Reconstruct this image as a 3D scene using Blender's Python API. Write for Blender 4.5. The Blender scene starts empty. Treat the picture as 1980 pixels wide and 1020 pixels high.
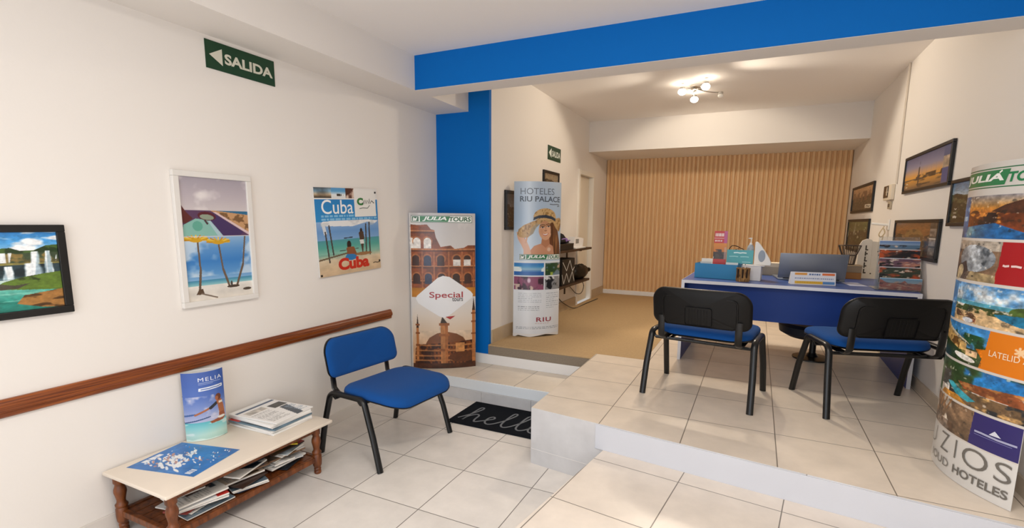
import bpy, bmesh, math, random
import numpy as np
from mathutils import Vector, Matrix
random.seed(7)
SC = bpy.context.scene
COL = SC.collection

# ------------------------------------------------------------------ camera
CAM = np.array([2.68977, -1.53825, 1.48788])
YAW, PITCH, ROLL = 0.42969, 0.14941, 0.01199
fw = np.array([-math.sin(YAW) * math.cos(PITCH), math.cos(YAW) * math.cos(PITCH), -math.sin(PITCH)])
rt = np.array([math.cos(YAW), math.sin(YAW), 0.0])
up = np.cross(rt, fw)
RR = math.cos(ROLL) * rt + math.sin(ROLL) * up
UU = math.cos(ROLL) * up - math.sin(ROLL) * rt
cam = bpy.data.cameras.new('camera')
cam.sensor_width = 36.0
cam.lens = 947.895 * 36.0 / 1980.0
cam.shift_x = -23.458 / 1980.0
cam.shift_y = 61.572 / 1980.0
cam.clip_start = 0.02
camo = bpy.data.objects.new('camera', cam)
COL.objects.link(camo)
camo.matrix_world = Matrix(((RR[0], UU[0], -fw[0], CAM[0]), (RR[1], UU[1], -fw[1], CAM[1]),
                            (RR[2], UU[2], -fw[2], CAM[2]), (0, 0, 0, 1)))
SC.camera = camo

# ------------------------------------------------------------------ light
SC.view_settings.view_transform = 'Standard'
SC.view_settings.look = 'None'
SC.view_settings.gamma = 1.0
SC.view_settings.use_curve_mapping = False
SC.view_settings.exposure = 0.62
W = bpy.data.worlds.new('world')
SC.world = W
W.use_nodes = True
W.node_tree.nodes['Background'].inputs[0].default_value = (0.80, 0.88, 1.0, 1)
W.node_tree.nodes['Background'].inputs[1].default_value = 1.2


def area_light(name, loc, aim, sx, sy, power, color):
    l = bpy.data.lights.new(name, 'AREA')
    l.shape = 'RECTANGLE'
    l.size, l.size_y, l.energy, l.color = sx, sy, power, color
    o = bpy.data.objects.new(name, l)
    COL.objects.link(o)
    o.location = loc
    o.rotation_euler = (Vector(aim) - Vector(loc)).to_track_quat('-Z', 'Y').to_euler()
    return o


# daylight coming in through the glazed shop front behind the camera
area_light('shopfront_daylight', (2.1, -3.36, 1.45), (2.1, 2.0, 1.1), 3.0, 2.1, 23.0, (0.93, 0.96, 1.0))
# flush ceiling lamp of the front room, above and behind the camera
area_light('front_ceiling_lamp', (2.35, -0.75, 2.652), (2.35, -0.75, 0.0), 0.9, 0.9, 24.0, (1.0, 0.94, 0.87))
LAMP_POWER = 28.0
LAMP_COLOR = (1.0, 0.87, 0.70)

# ------------------------------------------------------------------ plan
XR = 3.82      # right wall
XO = 0.551     # left wall of the raised office
YC = 2.356     # front of the blue column
Y3 = 5.24      # front of the rear bulkhead
Y4 = 6.20      # slatted rear wall
Z1, ZM, Z3 = 0.18, 0.2145, 0.363   # landing, middle step, platform
ZS, ZC, ZC2, ZB = 2.444, 2.687, 2.863, 2.46
WS = 0.343     # depth of the soffit along the left wall
YB, YB2 = 1.594, 1.79
YF = -3.5      # shop front
SK = -0.1285   # skew of the platform's front edge


def fy(x):     # platform front edge
    return 1.095 + SK * (x - 1.55) + 0.0035


# ------------------------------------------------------------------ materials
def lin1(c):
    return c / 12.92 if c <= 0.04045 else ((c + 0.055) / 1.055) ** 2.4


def rgb(h):
    h = h.lstrip('#')
    return tuple(lin1(int(h[i:i + 2], 16) / 255.0) for i in (0, 2, 4))


MATS = {}


def mat(name, color='#cccccc', rough=0.6, metal=0.0, noise=0.0, nscale=20.0, bump=0.0, bscale=200.0,
        emit=0.0, trans=0.0, coat=0.0, spec=0.5, sheen=0.0):
    if name in MATS:
        return MATS[name]
    m = bpy.data.materials.new(name)
    m.use_nodes = True
    nt = m.node_tree
    b = nt.nodes['Principled BSDF']
    c = rgb(color) if isinstance(color, str) else color
    b.inputs['Base Color'].default_value = (*c, 1)
    b.inputs['Roughness'].default_value = rough
    b.inputs['Metallic'].default_value = metal
    b.inputs['Specular IOR Level'].default_value = spec
    b.inputs['Coat Weight'].default_value = coat
    b.inputs['Sheen Weight'].default_value = sheen
    if trans:
        b.inputs['Transmission Weight'].default_value = trans
        b.inputs['IOR'].default_value = 1.3
    if emit:
        b.inputs['Emission Color'].default_value = (*c, 1)
        b.inputs['Emission Strength'].default_value = emit
    tc = nt.nodes.new('ShaderNodeTexCoord')
    if noise:
        n = nt.nodes.new('ShaderNodeTexNoise')
        n.inputs['Scale'].default_value = nscale
        n.inputs['Detail'].default_value = 4
        nt.links.new(tc.outputs['Object'], n.inputs['Vector'])
        mr = nt.nodes.new('ShaderNodeMapRange')
        mr.inputs[3].default_value = 1 - noise
        mr.inputs[4].default_value = 1 + noise
        nt.links.new(n.outputs['Fac'], mr.inputs[0])
        mx = nt.nodes.new('ShaderNodeMix')
        mx.data_type = 'RGBA'
        mx.blend_type = 'MULTIPLY'
        mx.inputs[0].default_value = 1
        mx.inputs[6].default_value = (*c, 1)
        nt.links.new(mr.outputs[0], mx.inputs[7])
        nt.links.new(mx.outputs[2], b.inputs['Base Color'])
    if bump:
        n2 = nt.nodes.new('ShaderNodeTexNoise')
        n2.inputs['Scale'].default_value = bscale
        n2.inputs['Detail'].default_value = 3
        nt.links.new(tc.outputs['Object'], n2.inputs['Vector'])
        bp = nt.nodes.new('ShaderNodeBump')
        bp.inputs['Strength'].default_value = bump
        bp.inputs['Distance'].default_value = 0.002
        nt.links.new(n2.outputs['Fac'], bp.inputs['Height'])
        nt.links.new(bp.outputs[0], b.inputs['Normal'])
    MATS[name] = m
    return m


def wood_mat(name, c0, c1, rough=0.45, stretch=(6, 1.0, 30), scale=3.0):
    if name in MATS:
        return MATS[name]
    m = bpy.data.materials.new(name)
    m.use_nodes = True
    nt = m.node_tree
    b = nt.nodes['Principled BSDF']
    b.inputs['Roughness'].default_value = rough
    tc = nt.nodes.new('ShaderNodeTexCoord')
    mp = nt.nodes.new('ShaderNodeMapping')
    mp.inputs['Scale'].default_value = stretch
    n = nt.nodes.new('ShaderNodeTexNoise')
    n.inputs['Scale'].default_value = scale
    n.inputs['Detail'].default_value = 6
    n.inputs['Distortion'].default_value = 0.6
    cr = nt.nodes.new('ShaderNodeValToRGB')
    cr.color_ramp.elements[0].position = 0.35
    cr.color_ramp.elements[1].position = 0.68
    cr.color_ramp.elements[0].color = (*rgb(c0), 1)
    cr.color_ramp.elements[1].color = (*rgb(c1), 1)
    nt.links.new(tc.outputs['Object'], mp.inputs[0])
    nt.links.new(mp.outputs[0], n.inputs['Vector'])
    nt.links.new(n.outputs['Fac'], cr.inputs[0])
    nt.links.new(cr.outputs[0], b.inputs['Base Color'])
    MATS[name] = m
    return m


def tile_mat(name, ox, oy, ang, tx, ty, color, grout, gw=0.0022, rough=0.32):
    """stoneware floor tiles: grout grid from object x/y, marbled clouding, a tone per tile"""
    m = bpy.data.materials.new(name)
    m.use_nodes = True
    nt = m.node_tree
    L = nt.links.new
    b = nt.nodes['Principled BSDF']

    def math_(op, a, bb=None, c=None):
        n = nt.nodes.new('ShaderNodeMath')
        n.operation = op
        for i, v in enumerate((a, bb, c)):
            if v is None:
                continue
            if isinstance(v, (int, float)):
                n.inputs[i].default_value = v
            else:
                L(v, n.inputs[i])
        return n.outputs[0]
    tc = nt.nodes.new('ShaderNodeTexCoord')
    sp = nt.nodes.new('ShaderNodeSeparateXYZ')
    L(tc.outputs['Object'], sp.inputs[0])
    x = math_('SUBTRACT', sp.outputs[0], ox)
    y = math_('SUBTRACT', sp.outputs[1], oy)
    ca, sa = math.cos(ang), math.sin(ang)
    xr = math_('DIVIDE', math_('ADD', math_('MULTIPLY', x, ca), math_('MULTIPLY', y, sa)), tx)
    yr = math_('DIVIDE', math_('SUBTRACT', math_('MULTIPLY', y, ca), math_('MULTIPLY', x, sa)), ty)

    def edge(v, t):
        f = math_('FRACT', v)
        d = math_('MINIMUM', f, math_('SUBTRACT', 1.0, f))
        return math_('MULTIPLY', d, t)
    d = math_('MINIMUM', edge(xr, tx), edge(yr, ty))
    mr = nt.nodes.new('ShaderNodeMapRange')
    mr.inputs[1].default_value = gw * 0.7
    mr.inputs[2].default_value = gw * 1.5
    L(d, mr.inputs[0])
    idv = nt.nodes.new('ShaderNodeCombineXYZ')
    L(math_('FLOOR', xr), idv.inputs[0])
    L(math_('FLOOR', yr), idv.inputs[1])
    wn = nt.nodes.new('ShaderNodeTexWhiteNoise')
    L(idv.outputs[0], wn.inputs['Vector'])
    n = nt.nodes.new('ShaderNodeTexNoise')
    n.inputs['Scale'].default_value = 5.0
    n.inputs['Detail'].default_value = 7
    n.inputs['Roughness'].default_value = 0.62
    ad = nt.nodes.new('ShaderNodeVectorMath')
    ad.operation = 'MULTIPLY_ADD'
    L(wn.outputs['Color'], ad.inputs[0])
    ad.inputs[1].default_value = (9, 9, 9)
    L(tc.outputs['Object'], ad.inputs[2])
    L(ad.outputs[0], n.inputs['Vector'])
    tone = math_('ADD', math_('MULTIPLY', n.outputs['Fac'], 0.40), math_('MULTIPLY', wn.outputs['Value'], 0.05))
    tone = math_('ADD', tone, 0.765)
    mx = nt.nodes.new('ShaderNodeMix')
    mx.data_type = 'RGBA'
    mx.blend_type = 'MULTIPLY'
    mx.inputs[0].default_value = 1
    mx.inputs[6].default_value = (*rgb(color), 1)
    L(tone, mx.inputs[7])
    m2 = nt.nodes.new('ShaderNodeMix')
    m2.data_type = 'RGBA'
    m2.inputs[6].default_value = (*rgb(grout), 1)
    L(mr.outputs[0], m2.inputs[0])
    L(mx.outputs[2], m2.inputs[7])
    L(m2.outputs[2], b.inputs['Base Color'])
    b.inputs['Roughness'].default_value = rough
    bp = nt.nodes.new('ShaderNodeBump')
    bp.inputs['Strength'].default_value = 0.25
    bp.inputs['Distance'].default_value = 0.0015
    L(mr.outputs[0], bp.inputs['Height'])
    L(bp.outputs[0], b.inputs['Normal'])
    MATS[name] = m
    return m


def print_mat(name='printed_paper', rough=0.4, coat=0.0):
    if name in MATS:
        return MATS[name]
    m = bpy.data.materials.new(name)
    m.use_nodes = True
    nt = m.node_tree
    b = nt.nodes['Principled BSDF']
    a = nt.nodes.new('ShaderNodeAttribute')
    a.attribute_name = 'ink'
    nt.links.new(a.outputs['Color'], b.inputs['Base Color'])
    b.inputs['Roughness'].default_value = rough
    b.inputs['Coat Weight'].default_value = coat
    b.inputs['Coat Roughness'].default_value = 0.08
    MATS[name] = m
    return m


# ------------------------------------------------------------------ mesh builder
class MB:
    def __init__(s):
        s.bm = bmesh.new()

    def box(s, x0, x1, y0, y1, z0, z1, bevel=0.0, rot=None, seg=2):
        r = bmesh.ops.create_cube(s.bm, size=1.0)
        vs = r['verts']
        for v in vs:
            v.co = Vector(((x0 + x1) / 2 + v.co.x * (x1 - x0), (y0 + y1) / 2 + v.co.y * (y1 - y0),
                           (z0 + z1) / 2 + v.co.z * (z1 - z0)))
        if bevel:
            es = list({e for v in vs for e in v.link_edges})
            g = bmesh.ops.bevel(s.bm, geom=es, offset=bevel, segments=seg, profile=0.5, affect='EDGES')
            vs = list({v for f in g['faces'] for v in f.verts} | {v for v in vs if v.is_valid})
        if rot is not None:
            bmesh.ops.transform(s.bm, matrix=rot, verts=vs)
        return vs

    def prism(s, pts, z0, z1, m=None):
        n = len(pts)
        a = [s.bm.verts.new((p[0], p[1], z0)) for p in pts]
        b = [s.bm.verts.new((p[0], p[1], z1)) for p in pts]
        s.bm.faces.new(a[::-1])
        s.bm.faces.new(b)
        for i in range(n):
            s.bm.faces.new((a[i], a[(i + 1) % n], b[(i + 1) % n], b[i]))
        if m is not None:
            bmesh.ops.transform(s.bm, matrix=m, verts=a + b)
        return a + b

    def lathe(s, prof, cx=0, cy=0, seg=20, m=None, cap=True):
        rings = []
        for r, z in prof:
            rings.append([s.bm.verts.new((cx + r * math.cos(2 * math.pi * i / seg),
                                          cy + r * math.sin(2 * math.pi * i / seg), z)) for i in range(seg)])
        for a, b in zip(rings[:-1], rings[1:]):
            for i in range(seg):
                s.bm.faces.new((a[i], a[(i + 1) % seg], b[(i + 1) % seg], b[i]))
        if cap:
            s.bm.faces.new(rings[0][::-1])
            s.bm.faces.new(rings[-1])
        vs = [v for r in rings for v in r]
        if m is not None:
            bmesh.ops.transform(s.bm, matrix=m, verts=vs)
        return vs

    def tube(s, pts, r, seg=8, r2=None, cap=True, ref=(0, 0, 1)):
        """sweep an ellipse (r across, r2 along ref) down a polyline"""
        r2 = r2 or r
        pts = [Vector(p) for p in pts]
        rings = []
        ref = Vector(ref)
        for i, p in enumerate(pts):
            t = (pts[min(i + 1, len(pts) - 1)] - pts[max(i - 1, 0)]).normalized()
            a = t.cross(ref)
            if a.length < 1e-4:
                a = t.cross(Vector((0.3, 1, 0.2)))
            a.normalize()
            b = a.cross(t).normalized()
            rr = r[i] if isinstance(r, (list, tuple)) else r
            rb = r2[i] if isinstance(r2, (list, tuple)) else r2
            rings.append([s.bm.verts.new(p + a * rr * math.cos(2 * math.pi * k / seg) + b * rb * math.sin(2 * math.pi * k / seg))
                          for k in range(seg)])
        for a, b in zip(rings[:-1], rings[1:]):
            for k in range(seg):
                s.bm.faces.new((a[k], a[(k + 1) % seg], b[(k + 1) % seg], b[k]))
        if cap:
            s.bm.faces.new(rings[0][::-1])
            s.bm.faces.new(rings[-1])

    def pillow(s, outline, rings, fmap):
        """closed cushion: rings = [(scale, t)] front to back, outline 2-D, fmap(x, z, t) -> point"""
        n = len(outline)
        rr = []
        for sc, t in rings:
            rr.append([s.bm.verts.new(fmap(p[0] * sc, p[1] * sc, t)) for p in outline])
        for a, b in zip(rr[:-1], rr[1:]):
            for i in range(n):
                s.bm.faces.new((a[i], a[(i + 1) % n], b[(i + 1) % n], b[i]))
        s.bm.faces.new(rr[0][::-1])
        s.bm.faces.new(rr[-1])

    def sphere(s, c, r, sx=1, sy=1, sz=1, u=16, v=10):
        g = bmesh.ops.create_uvsphere(s.bm, u_segments=u, v_segments=v, radius=r)
        for w in g['verts']:
            w.co = Vector((c[0] + w.co.x * sx, c[1] + w.co.y * sy, c[2] + w.co.z * sz))

    def build(s, name, material, parent=None, smooth=False, loc=None, rz=0.0, ang=None):
        bmesh.ops.recalc_face_normals(s.bm, faces=s.bm.faces[:])
        me = bpy.data.meshes.new(name)
        s.bm.to_mesh(me)
        s.bm.free()
        me.materials.append(material)
        if smooth:
            me.polygons.foreach_set('use_smooth', [True] * len(me.polygons))
            me.set_sharp_from_angle(angle=math.radians(ang or 38))
        o = bpy.data.objects.new(name, me)
        COL.objects.link(o)
        if parent is not None:
            o.parent = parent
        if loc is not None:
            o.location = loc
        o.rotation_euler.z = rz
        return o


def tag(o, label, cat, group=None, kind=None):
    o['label'] = label
    o['category'] = cat
    if group:
        o['group'] = group
    if kind:
        o['kind'] = kind
    return o


def thing(name, label, cat, loc=(0, 0, 0), rz=0.0, group=None, rot=None):
    o = bpy.data.objects.new(name, None)
    o.empty_display_size = 0.05
    COL.objects.link(o)
    o.location = loc
    o.rotation_euler = rot if rot else (0, 0, rz)
    return tag(o, label, cat, group)


def struct(o):
    o['kind'] = 'structure'
    return o


def copy_tree(o, parent=None):
    c = o.copy()
    COL.objects.link(c)
    if parent is not None:
        c.parent = parent
    for ch in list(o.children):
        copy_tree(ch, c)
    return c


def rrect(w, h, r, n=6, rt_=None):
    """rounded rectangle outline centred on 0; rt_ = radius of the top corners"""
    out = []
    rt_ = rt_ or r
    for cx, cy, a0, q in ((w / 2, h / 2, 0, rt_), (-w / 2, h / 2, 90, rt_), (-w / 2, -h / 2, 180, r), (w / 2, -h / 2, 270, r)):
        sx, sy = (1 if cx > 0 else -1), (1 if cy > 0 else -1)
        for i in range(n + 1):
            a = math.radians(a0 + 90 * i / n)
            out.append((cx - sx * q + q * math.cos(a), cy - sy * q + q * math.sin(a)))
    return out


# ------------------------------------------------------------------ printed pictures
def h2(c):
    c = c.lstrip('#')
    return np.array([int(c[i:i + 2], 16) / 255.0 for i in (0, 2, 4)])


class Cv:
    """a small picture painted at the vertices of a fine sheet (sRGB while painting)"""

    def __init__(s, nx, ny, asp, bg='#ffffff'):
        s.nx, s.ny, s.asp = nx, ny, asp
        s.U, s.V = np.meshgrid(np.linspace(0, 1, nx), np.linspace(0, 1, ny))
        s.c = np.ones((ny, nx, 3)) * h2(bg)

    def fill(s, m, col, a=1.0):
        col = h2(col) if isinstance(col, str) else col
        m = (m.astype(float) * a)[..., None]
        s.c = s.c * (1 - m) + col * m

    def mask(s, u0, v0, u1, v1):
        return (s.U >= u0) & (s.U <= u1) & (s.V >= v0) & (s.V <= v1)

    def rect(s, u0, v0, u1, v1, col, a=1.0):
        s.fill(s.mask(u0, v0, u1, v1), col, a)

    def pmask(s, pts):
        ins = np.zeros(s.U.shape, bool)
        n = len(pts)
        for i in range(n):
            x0, y0 = pts[i]
            x1, y1 = pts[(i + 1) % n]
            c = ((y0 > s.V) != (y1 > s.V))
            with np.errstate(divide='ignore', invalid='ignore'):
                ins ^= c & (s.U < (x1 - x0) * (s.V - y0) / (y1 - y0 + 1e-12) + x0)
        return ins

    def poly(s, pts, col, a=1.0):
        s.fill(s.pmask(pts), col, a)

    def emask(s, cu, cv, ru, rv, rot=0):
        x, y = (s.U - cu) * s.asp, s.V - cv
        ca, sa = math.cos(rot), math.sin(rot)
        return ((x * ca + y * sa) / (ru * s.asp)) ** 2 + ((y * ca - x * sa) / rv) ** 2

    def ell(s, cu, cv, ru, rv, col, a=1.0, rot=0, soft=0.0):
        d = s.emask(cu, cv, ru, rv, rot)
        s.fill(np.clip((1 - d) / soft, 0, 1) if soft else d <= 1, col, a)

    def line(s, pts, w, col, a=1.0):
        for (x0, y0), (x1, y1) in zip(pts[:-1], pts[1:]):
            ax, ay, bx, by = x0 * s.asp, y0, x1 * s.asp, y1
            px, py = s.U * s.asp - ax, s.V - ay
            l2 = (bx - ax) ** 2 + (by - ay) ** 2 + 1e-12
            t = np.clip((px * (bx - ax) + py * (by - ay)) / l2, 0, 1)
            d = np.hypot(px - t * (bx - ax), py - t * (by - ay))
            s.fill(d < w, col, a)

    def grad(s, u0, v0, u1, v1, cols, m=None):
        mm = s.mask(u0, v0, u1, v1)
        if m is not None:
            mm = mm & m
        t = np.clip((s.V - v0) / (v1 - v0 + 1e-9), 0, 1) * (len(cols) - 1)
        cs = np.array([h2(c) for c in cols])
        i = np.clip(t.astype(int), 0, len(cols) - 2)
        f = (t - i)[..., None]
        s.c = np.where(mm[..., None], cs[i] * (1 - f) + cs[i + 1] * f, s.c)

    def noise(s, su, sv=None, seed=0, oct=4):
        sv = sv or su
        r = np.random.RandomState(seed)
        out = np.zeros(s.U.shape)
        tot = 0
        for k in range(oct):
            g = r.rand(66, 66)
            x, y = (s.U * su * 2 ** k) % 64, (s.V * sv * 2 ** k) % 64
            xi, yi = x.astype(int), y.astype(int)
            fx, fy_ = x - xi, y - yi
            fx, fy_ = fx * fx * (3 - 2 * fx), fy_ * fy_ * (3 - 2 * fy_)
            v = (g[yi, xi] * (1 - fx) + g[yi, xi + 1] * fx) * (1 - fy_) + (g[yi + 1, xi] * (1 - fx) + g[yi + 1, xi + 1] * fx) * fy_
            out += v * 0.5 ** k
            tot += 0.5 ** k
        return out / tot

    def mottle(s, m, amp, su, sv=None, seed=0):
        n = (s.noise(su, sv, seed) - 0.5) * 2 * amp
        s.c = np.where(np.asarray(m)[..., None], np.clip(s.c * (1 + n[..., None]), 0, 1), s.c)

    def blend(s, m, col, th, su, sv=None, seed=0, soft=0.12, a=1.0):
        n = s.noise(su, sv, seed)
        s.fill(np.clip((n - th) / soft, 0, 1) * np.asarray(m), col, a)

    def dashes(s, u0, v0, u1, v1, rows, col, seed=1, fillr=0.55, a=0.8, lo=0.02, hi=0.09):
        r = random.Random(seed)
        hh = (v1 - v0) / rows
        for k in range(rows):
            y = v1 - (k + 0.5) * hh
            x = u0
            end = u1 if k % 4 != 3 else u0 + (u1 - u0) * 0.6
            while x < end:
                w = r.uniform(lo, hi)
                s.rect(x, y - hh * fillr / 2, min(x + w, end), y + hh * fillr / 2, col, a)
                x += w + 0.015


def text_tris(body, bold=0.0, shear=0.0, spacing=1.0):
    cu = bpy.data.curves.new('lettering', 'FONT')
    cu.body = body
    cu.size = 1.0
    cu.offset = bold
    cu.shear = shear
    cu.space_character = spacing
    cu.resolution_u = 4
    ob = bpy.data.objects.new('lettering', cu)
    COL.objects.link(ob)
    dg = bpy.context.evaluated_depsgraph_get()
    dg.update()
    me = ob.evaluated_get(dg).to_mesh()
    me.calc_loop_triangles()
    v = np.array([x.co[:2] for x in me.vertices])
    f = [tuple(t.vertices) for t in me.loop_triangles]
    ob.evaluated_get(dg).to_mesh_clear()
    bpy.data.objects.remove(ob)
    bpy.data.curves.remove(cu)
    lo, hi = v.min(0), v.max(0)
    return (v - lo) / (hi - lo), f, (hi - lo)


def T(body, u0, v0, u1, v1, col, bold=0.02, shear=0.0, spacing=1.0, rot=0.0):
    return dict(body=body, box=(u0, v0, u1, v1), col=col, bold=bold, shear=shear, spacing=spacing, rot=rot)


def P(pts, col):   # flat ink shape laid over the picture
    return dict(pts=pts, col=col)


def STROKE(pts, w, col):
    return dict(stroke=pts, w=w, col=col)


def sheet(name, cv, fmap, over=(), parent=None, material=None, asp=None, cut=None, off=0.0006):
    """the painted sheet plus its lettering as one mesh; fmap(u, v, offset) -> (N, 3)"""
    nx, ny = cv.nx, cv.ny
    V = [fmap(cv.U.ravel(), cv.V.ravel(), 0.0)]
    colr = [cv.c.reshape(-1, 3)]
    i = np.arange(nx * ny).reshape(ny, nx)
    F = np.stack([i[:-1, :-1], i[:-1, 1:], i[1:, 1:], i[1:, :-1]], -1).reshape(-1, 4).tolist()
    base = nx * ny
    asp = asp or cv.asp
    lay = 0
    for t in over:
        lay += 1
        if 'body' in t:
            v, f, _ = text_tris(t['body'], t['bold'], t['shear'], t['spacing'])
            u0, v0, u1, v1 = t['box']
            if t['rot']:
                c, s_ = math.cos(t['rot']), math.sin(t['rot'])
                x = (v[:, 0] - .5) * (u1 - u0) * asp
                y = (v[:, 1] - .5) * (v1 - v0)
                uv = np.stack([(u0 + u1) / 2 + (x * c - y * s_) / asp, (v0 + v1) / 2 + x * s_ + y * c], -1)
            else:
                uv = np.stack([u0 + v[:, 0] * (u1 - u0), v0 + v[:, 1] * (v1 - v0)], -1)
        elif 'stroke' in t:
            p = np.array(t['stroke'], float)
            q = p * [asp, 1]
            d = np.gradient(q, axis=0)
            d /= np.linalg.norm(d, axis=1)[:, None] + 1e-9
            nrm = np.stack([-d[:, 1], d[:, 0]], -1) * t['w'] / 2
            a, b = (q + nrm) / [asp, 1], (q - nrm) / [asp, 1]
            n = len(p)
            uv = np.concatenate([a, b])
            f = [(k, k + n, k + n + 1, k + 1) for k in range(n - 1)]
        else:
            uv = np.array(t['pts'], float)
            f = [tuple(range(len(uv)))]
        if cut:
            bm = bmesh.new()
            vs = [bm.verts.new((x, y, 0)) for x, y in uv]
            for q in f:
                try:
                    bm.faces.new([vs[k] for k in q])
                except ValueError:
                    pass
            lo, hi = uv[:, 0].min(), uv[:, 0].max()
            for c in np.arange(cut, 1.0, cut):
                if lo < c < hi:
                    bmesh.ops.bisect_plane(bm, geom=bm.verts[:] + bm.edges[:] + bm.faces[:], plane_co=(c, 0, 0), plane_no=(1, 0, 0))
            bm.verts.ensure_lookup_table()
            bm.verts.index_update()
            uv = np.array([v.co[:2] for v in bm.verts])
            f = [tuple(v.index for v in q.verts) for q in bm.faces]
            bm.free()
        V.append(fmap(uv[:, 0], uv[:, 1], off * (1 + 0.25 * lay)))
        colr.append(np.tile(h2(t['col']), (len(uv), 1)))
        F += [tuple(k + base for k in q) for q in f]
        base += len(uv)
    V = np.concatenate(V)
    c = np.clip(np.concatenate(colr), 0, 1)
    c = np.where(c <= 0.04045, c / 12.92, ((c + 0.055) / 1.055) ** 2.4)
    me = bpy.data.meshes.new(name)
    me.from_pydata(V.tolist(), [], F)
    at = me.color_attributes.new('ink', 'FLOAT_COLOR', 'POINT')
    at.data.foreach_set('color', np.concatenate([c, np.ones((len(c), 1))], 1).ravel().astype(np.float32))
    me.materials.append(material or print_mat())
    me.update()
    o = bpy.data.objects.new(name, me)
    COL.objects.link(o)
    if parent is not None:
        o.parent = parent
    return o


def flat(O, ux, uy, n):
    """map onto a flat sheet with corner O, edges ux, uy and outward normal n"""
    O, ux, uy, n = (np.asarray(a, float) for a in (O, ux, uy, n))

    def f(u, v, off):
        u, v = np.asarray(u), np.asarray(v)
        return O + u[:, None] * ux + v[:, None] * uy + off * n
    return f


class Lens:
    """lens-shaped cardboard tower: front sheet is an arc from A to B (left to right as seen)"""

    def __init__(s, A, B, sag, back):
        s.A, s.B = np.array(A, float), np.array(B, float)
        s.c = np.linalg.norm(s.B - s.A)
        s.t = (s.B - s.A) / s.c
        s.n = np.array([s.t[1], -s.t[0]])     # towards the viewer
        s.sag, s.back = sag, back

    def arc(s, u, sag):
        R = (s.c ** 2 / 4 + sag ** 2) / (2 * sag)
        h = math.asin(min(1, s.c / 2 / R))
        a = (np.asarray(u, float) * 2 - 1) * h
        x = R * np.sin(a) + s.c / 2
        y = R * np.cos(a) - (R - sag)
        return x, y

    def fmap(s, z0, z1):
        def f(u, v, off):
            x, y = s.arc(u, s.sag)
            y = y + off + 0.0008
            p = s.A + x[:, None] * s.t + y[:, None] * s.n
            return np.column_stack([p, z0 + np.asarray(v) * (z1 - z0)])
        return f

    def shell(s, z0, z1, flaps=False):
        """thin closed wrap: front and back arcs with wall thickness"""
        mb = MB()
        n = 20
        u = np.linspace(0, 1, n + 1)
        xf, yf = s.arc(u, s.sag)
        xb, yb = s.arc(u[::-1][1:-1], s.back)
        ring = [(a, b) for a, b in zip(xf, yf)] + [(a, -b) for a, b in zip(xb, yb)]
        cx, cy = s.c / 2, (s.sag - s.back) / 2
        o, i = [], []
        N = len(ring)
        for (a, b) in ring:
            d = np.array([cx - a, cy - b])
            d = d / np.linalg.norm(d) * 0.003
            for lst, e in ((o, 0), (i, 1)):
                p = s.A + (a + d[0] * e) * s.t + (b + d[1] * e) * s.n
                lst.append((mb.bm.verts.new((*p, z0)), mb.bm.verts.new((*p, z1))))
        for k in range(N):
            j = (k + 1) % N
            mb.bm.faces.new((o[k][0], o[j][0], o[j][1], o[k][1]))
            mb.bm.faces.new((i[j][0], i[k][0], i[k][1], i[j][1]))
            mb.bm.faces.new((o[k][1], o[j][1], i[j][1], i[k][1]))
            mb.bm.faces.new((o[j][0], o[k][0], i[k][0], i[j][0]))
        return mb

# ================================================================== SETTING
WALL = mat('wall_paint', '#ece6df', 0.75, bump=0.12, bscale=90)
CEIL = mat('ceiling_paint', '#f6f1ec', 0.8, bump=0.1, bscale=80)
BLUE = mat('blue_paint', '#006abf', 0.6, bump=0.1, bscale=90, spec=0.15)
WHITE = mat('white_gloss_paint', '#eeecea', 0.45, bump=0.25, bscale=25)
TILE_LOW = tile_mat('stoneware_lower', 0.765, 0.385, 0.0, 0.45, 0.45, '#e6e0d9', '#76706a')
TILE_LAND = tile_mat('stoneware_landing', 0.59, 1.86, -0.03, 0.45, 0.60, '#e8dccb', '#8a8174')
TILE_STEP = tile_mat('stoneware_step', 2.448, 0.86, SK, 0.46, 0.46, '#e4d9cd', '#7a7168')
TILE_PLAT = tile_mat('stoneware_platform', 1.985, 1.345, -0.01, 0.45, 0.455, '#e6d9c9', '#7d7367')
TILE_FACE = tile_mat('stoneware_riser', 0, 0, 0, 3.0, 3.0, '#cbcacb', '#8a8580', rough=0.4)
CARPET = mat('sand_carpet', '#bda079', 0.95, noise=0.14, nscale=60, bump=0.5, bscale=400, spec=0.1)
CARPET_EDGE = mat('carpet_nosing', '#8d8172', 0.9, noise=0.2, nscale=90, spec=0.1)
SKIRT = mat('stone_skirting', '#bfa98a', 0.5, noise=0.08, nscale=12)


def sbox(name, material, *a, **k):
    m = MB()
    m.box(*a, **k)
    return struct(m.build(name, material))


sbox('floor', TILE_LOW, -0.12, 3.94, YF - 0.15, 2.36, -0.12, 0.0)
sbox('wall_left', WALL, -0.12, 0.0, YF - 0.15, 2.396, -0.12, 3.0)
sbox('wall_right', WALL, XR, XR + 0.12, YF - 0.15, 6.5, -0.12, 3.0)
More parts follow.
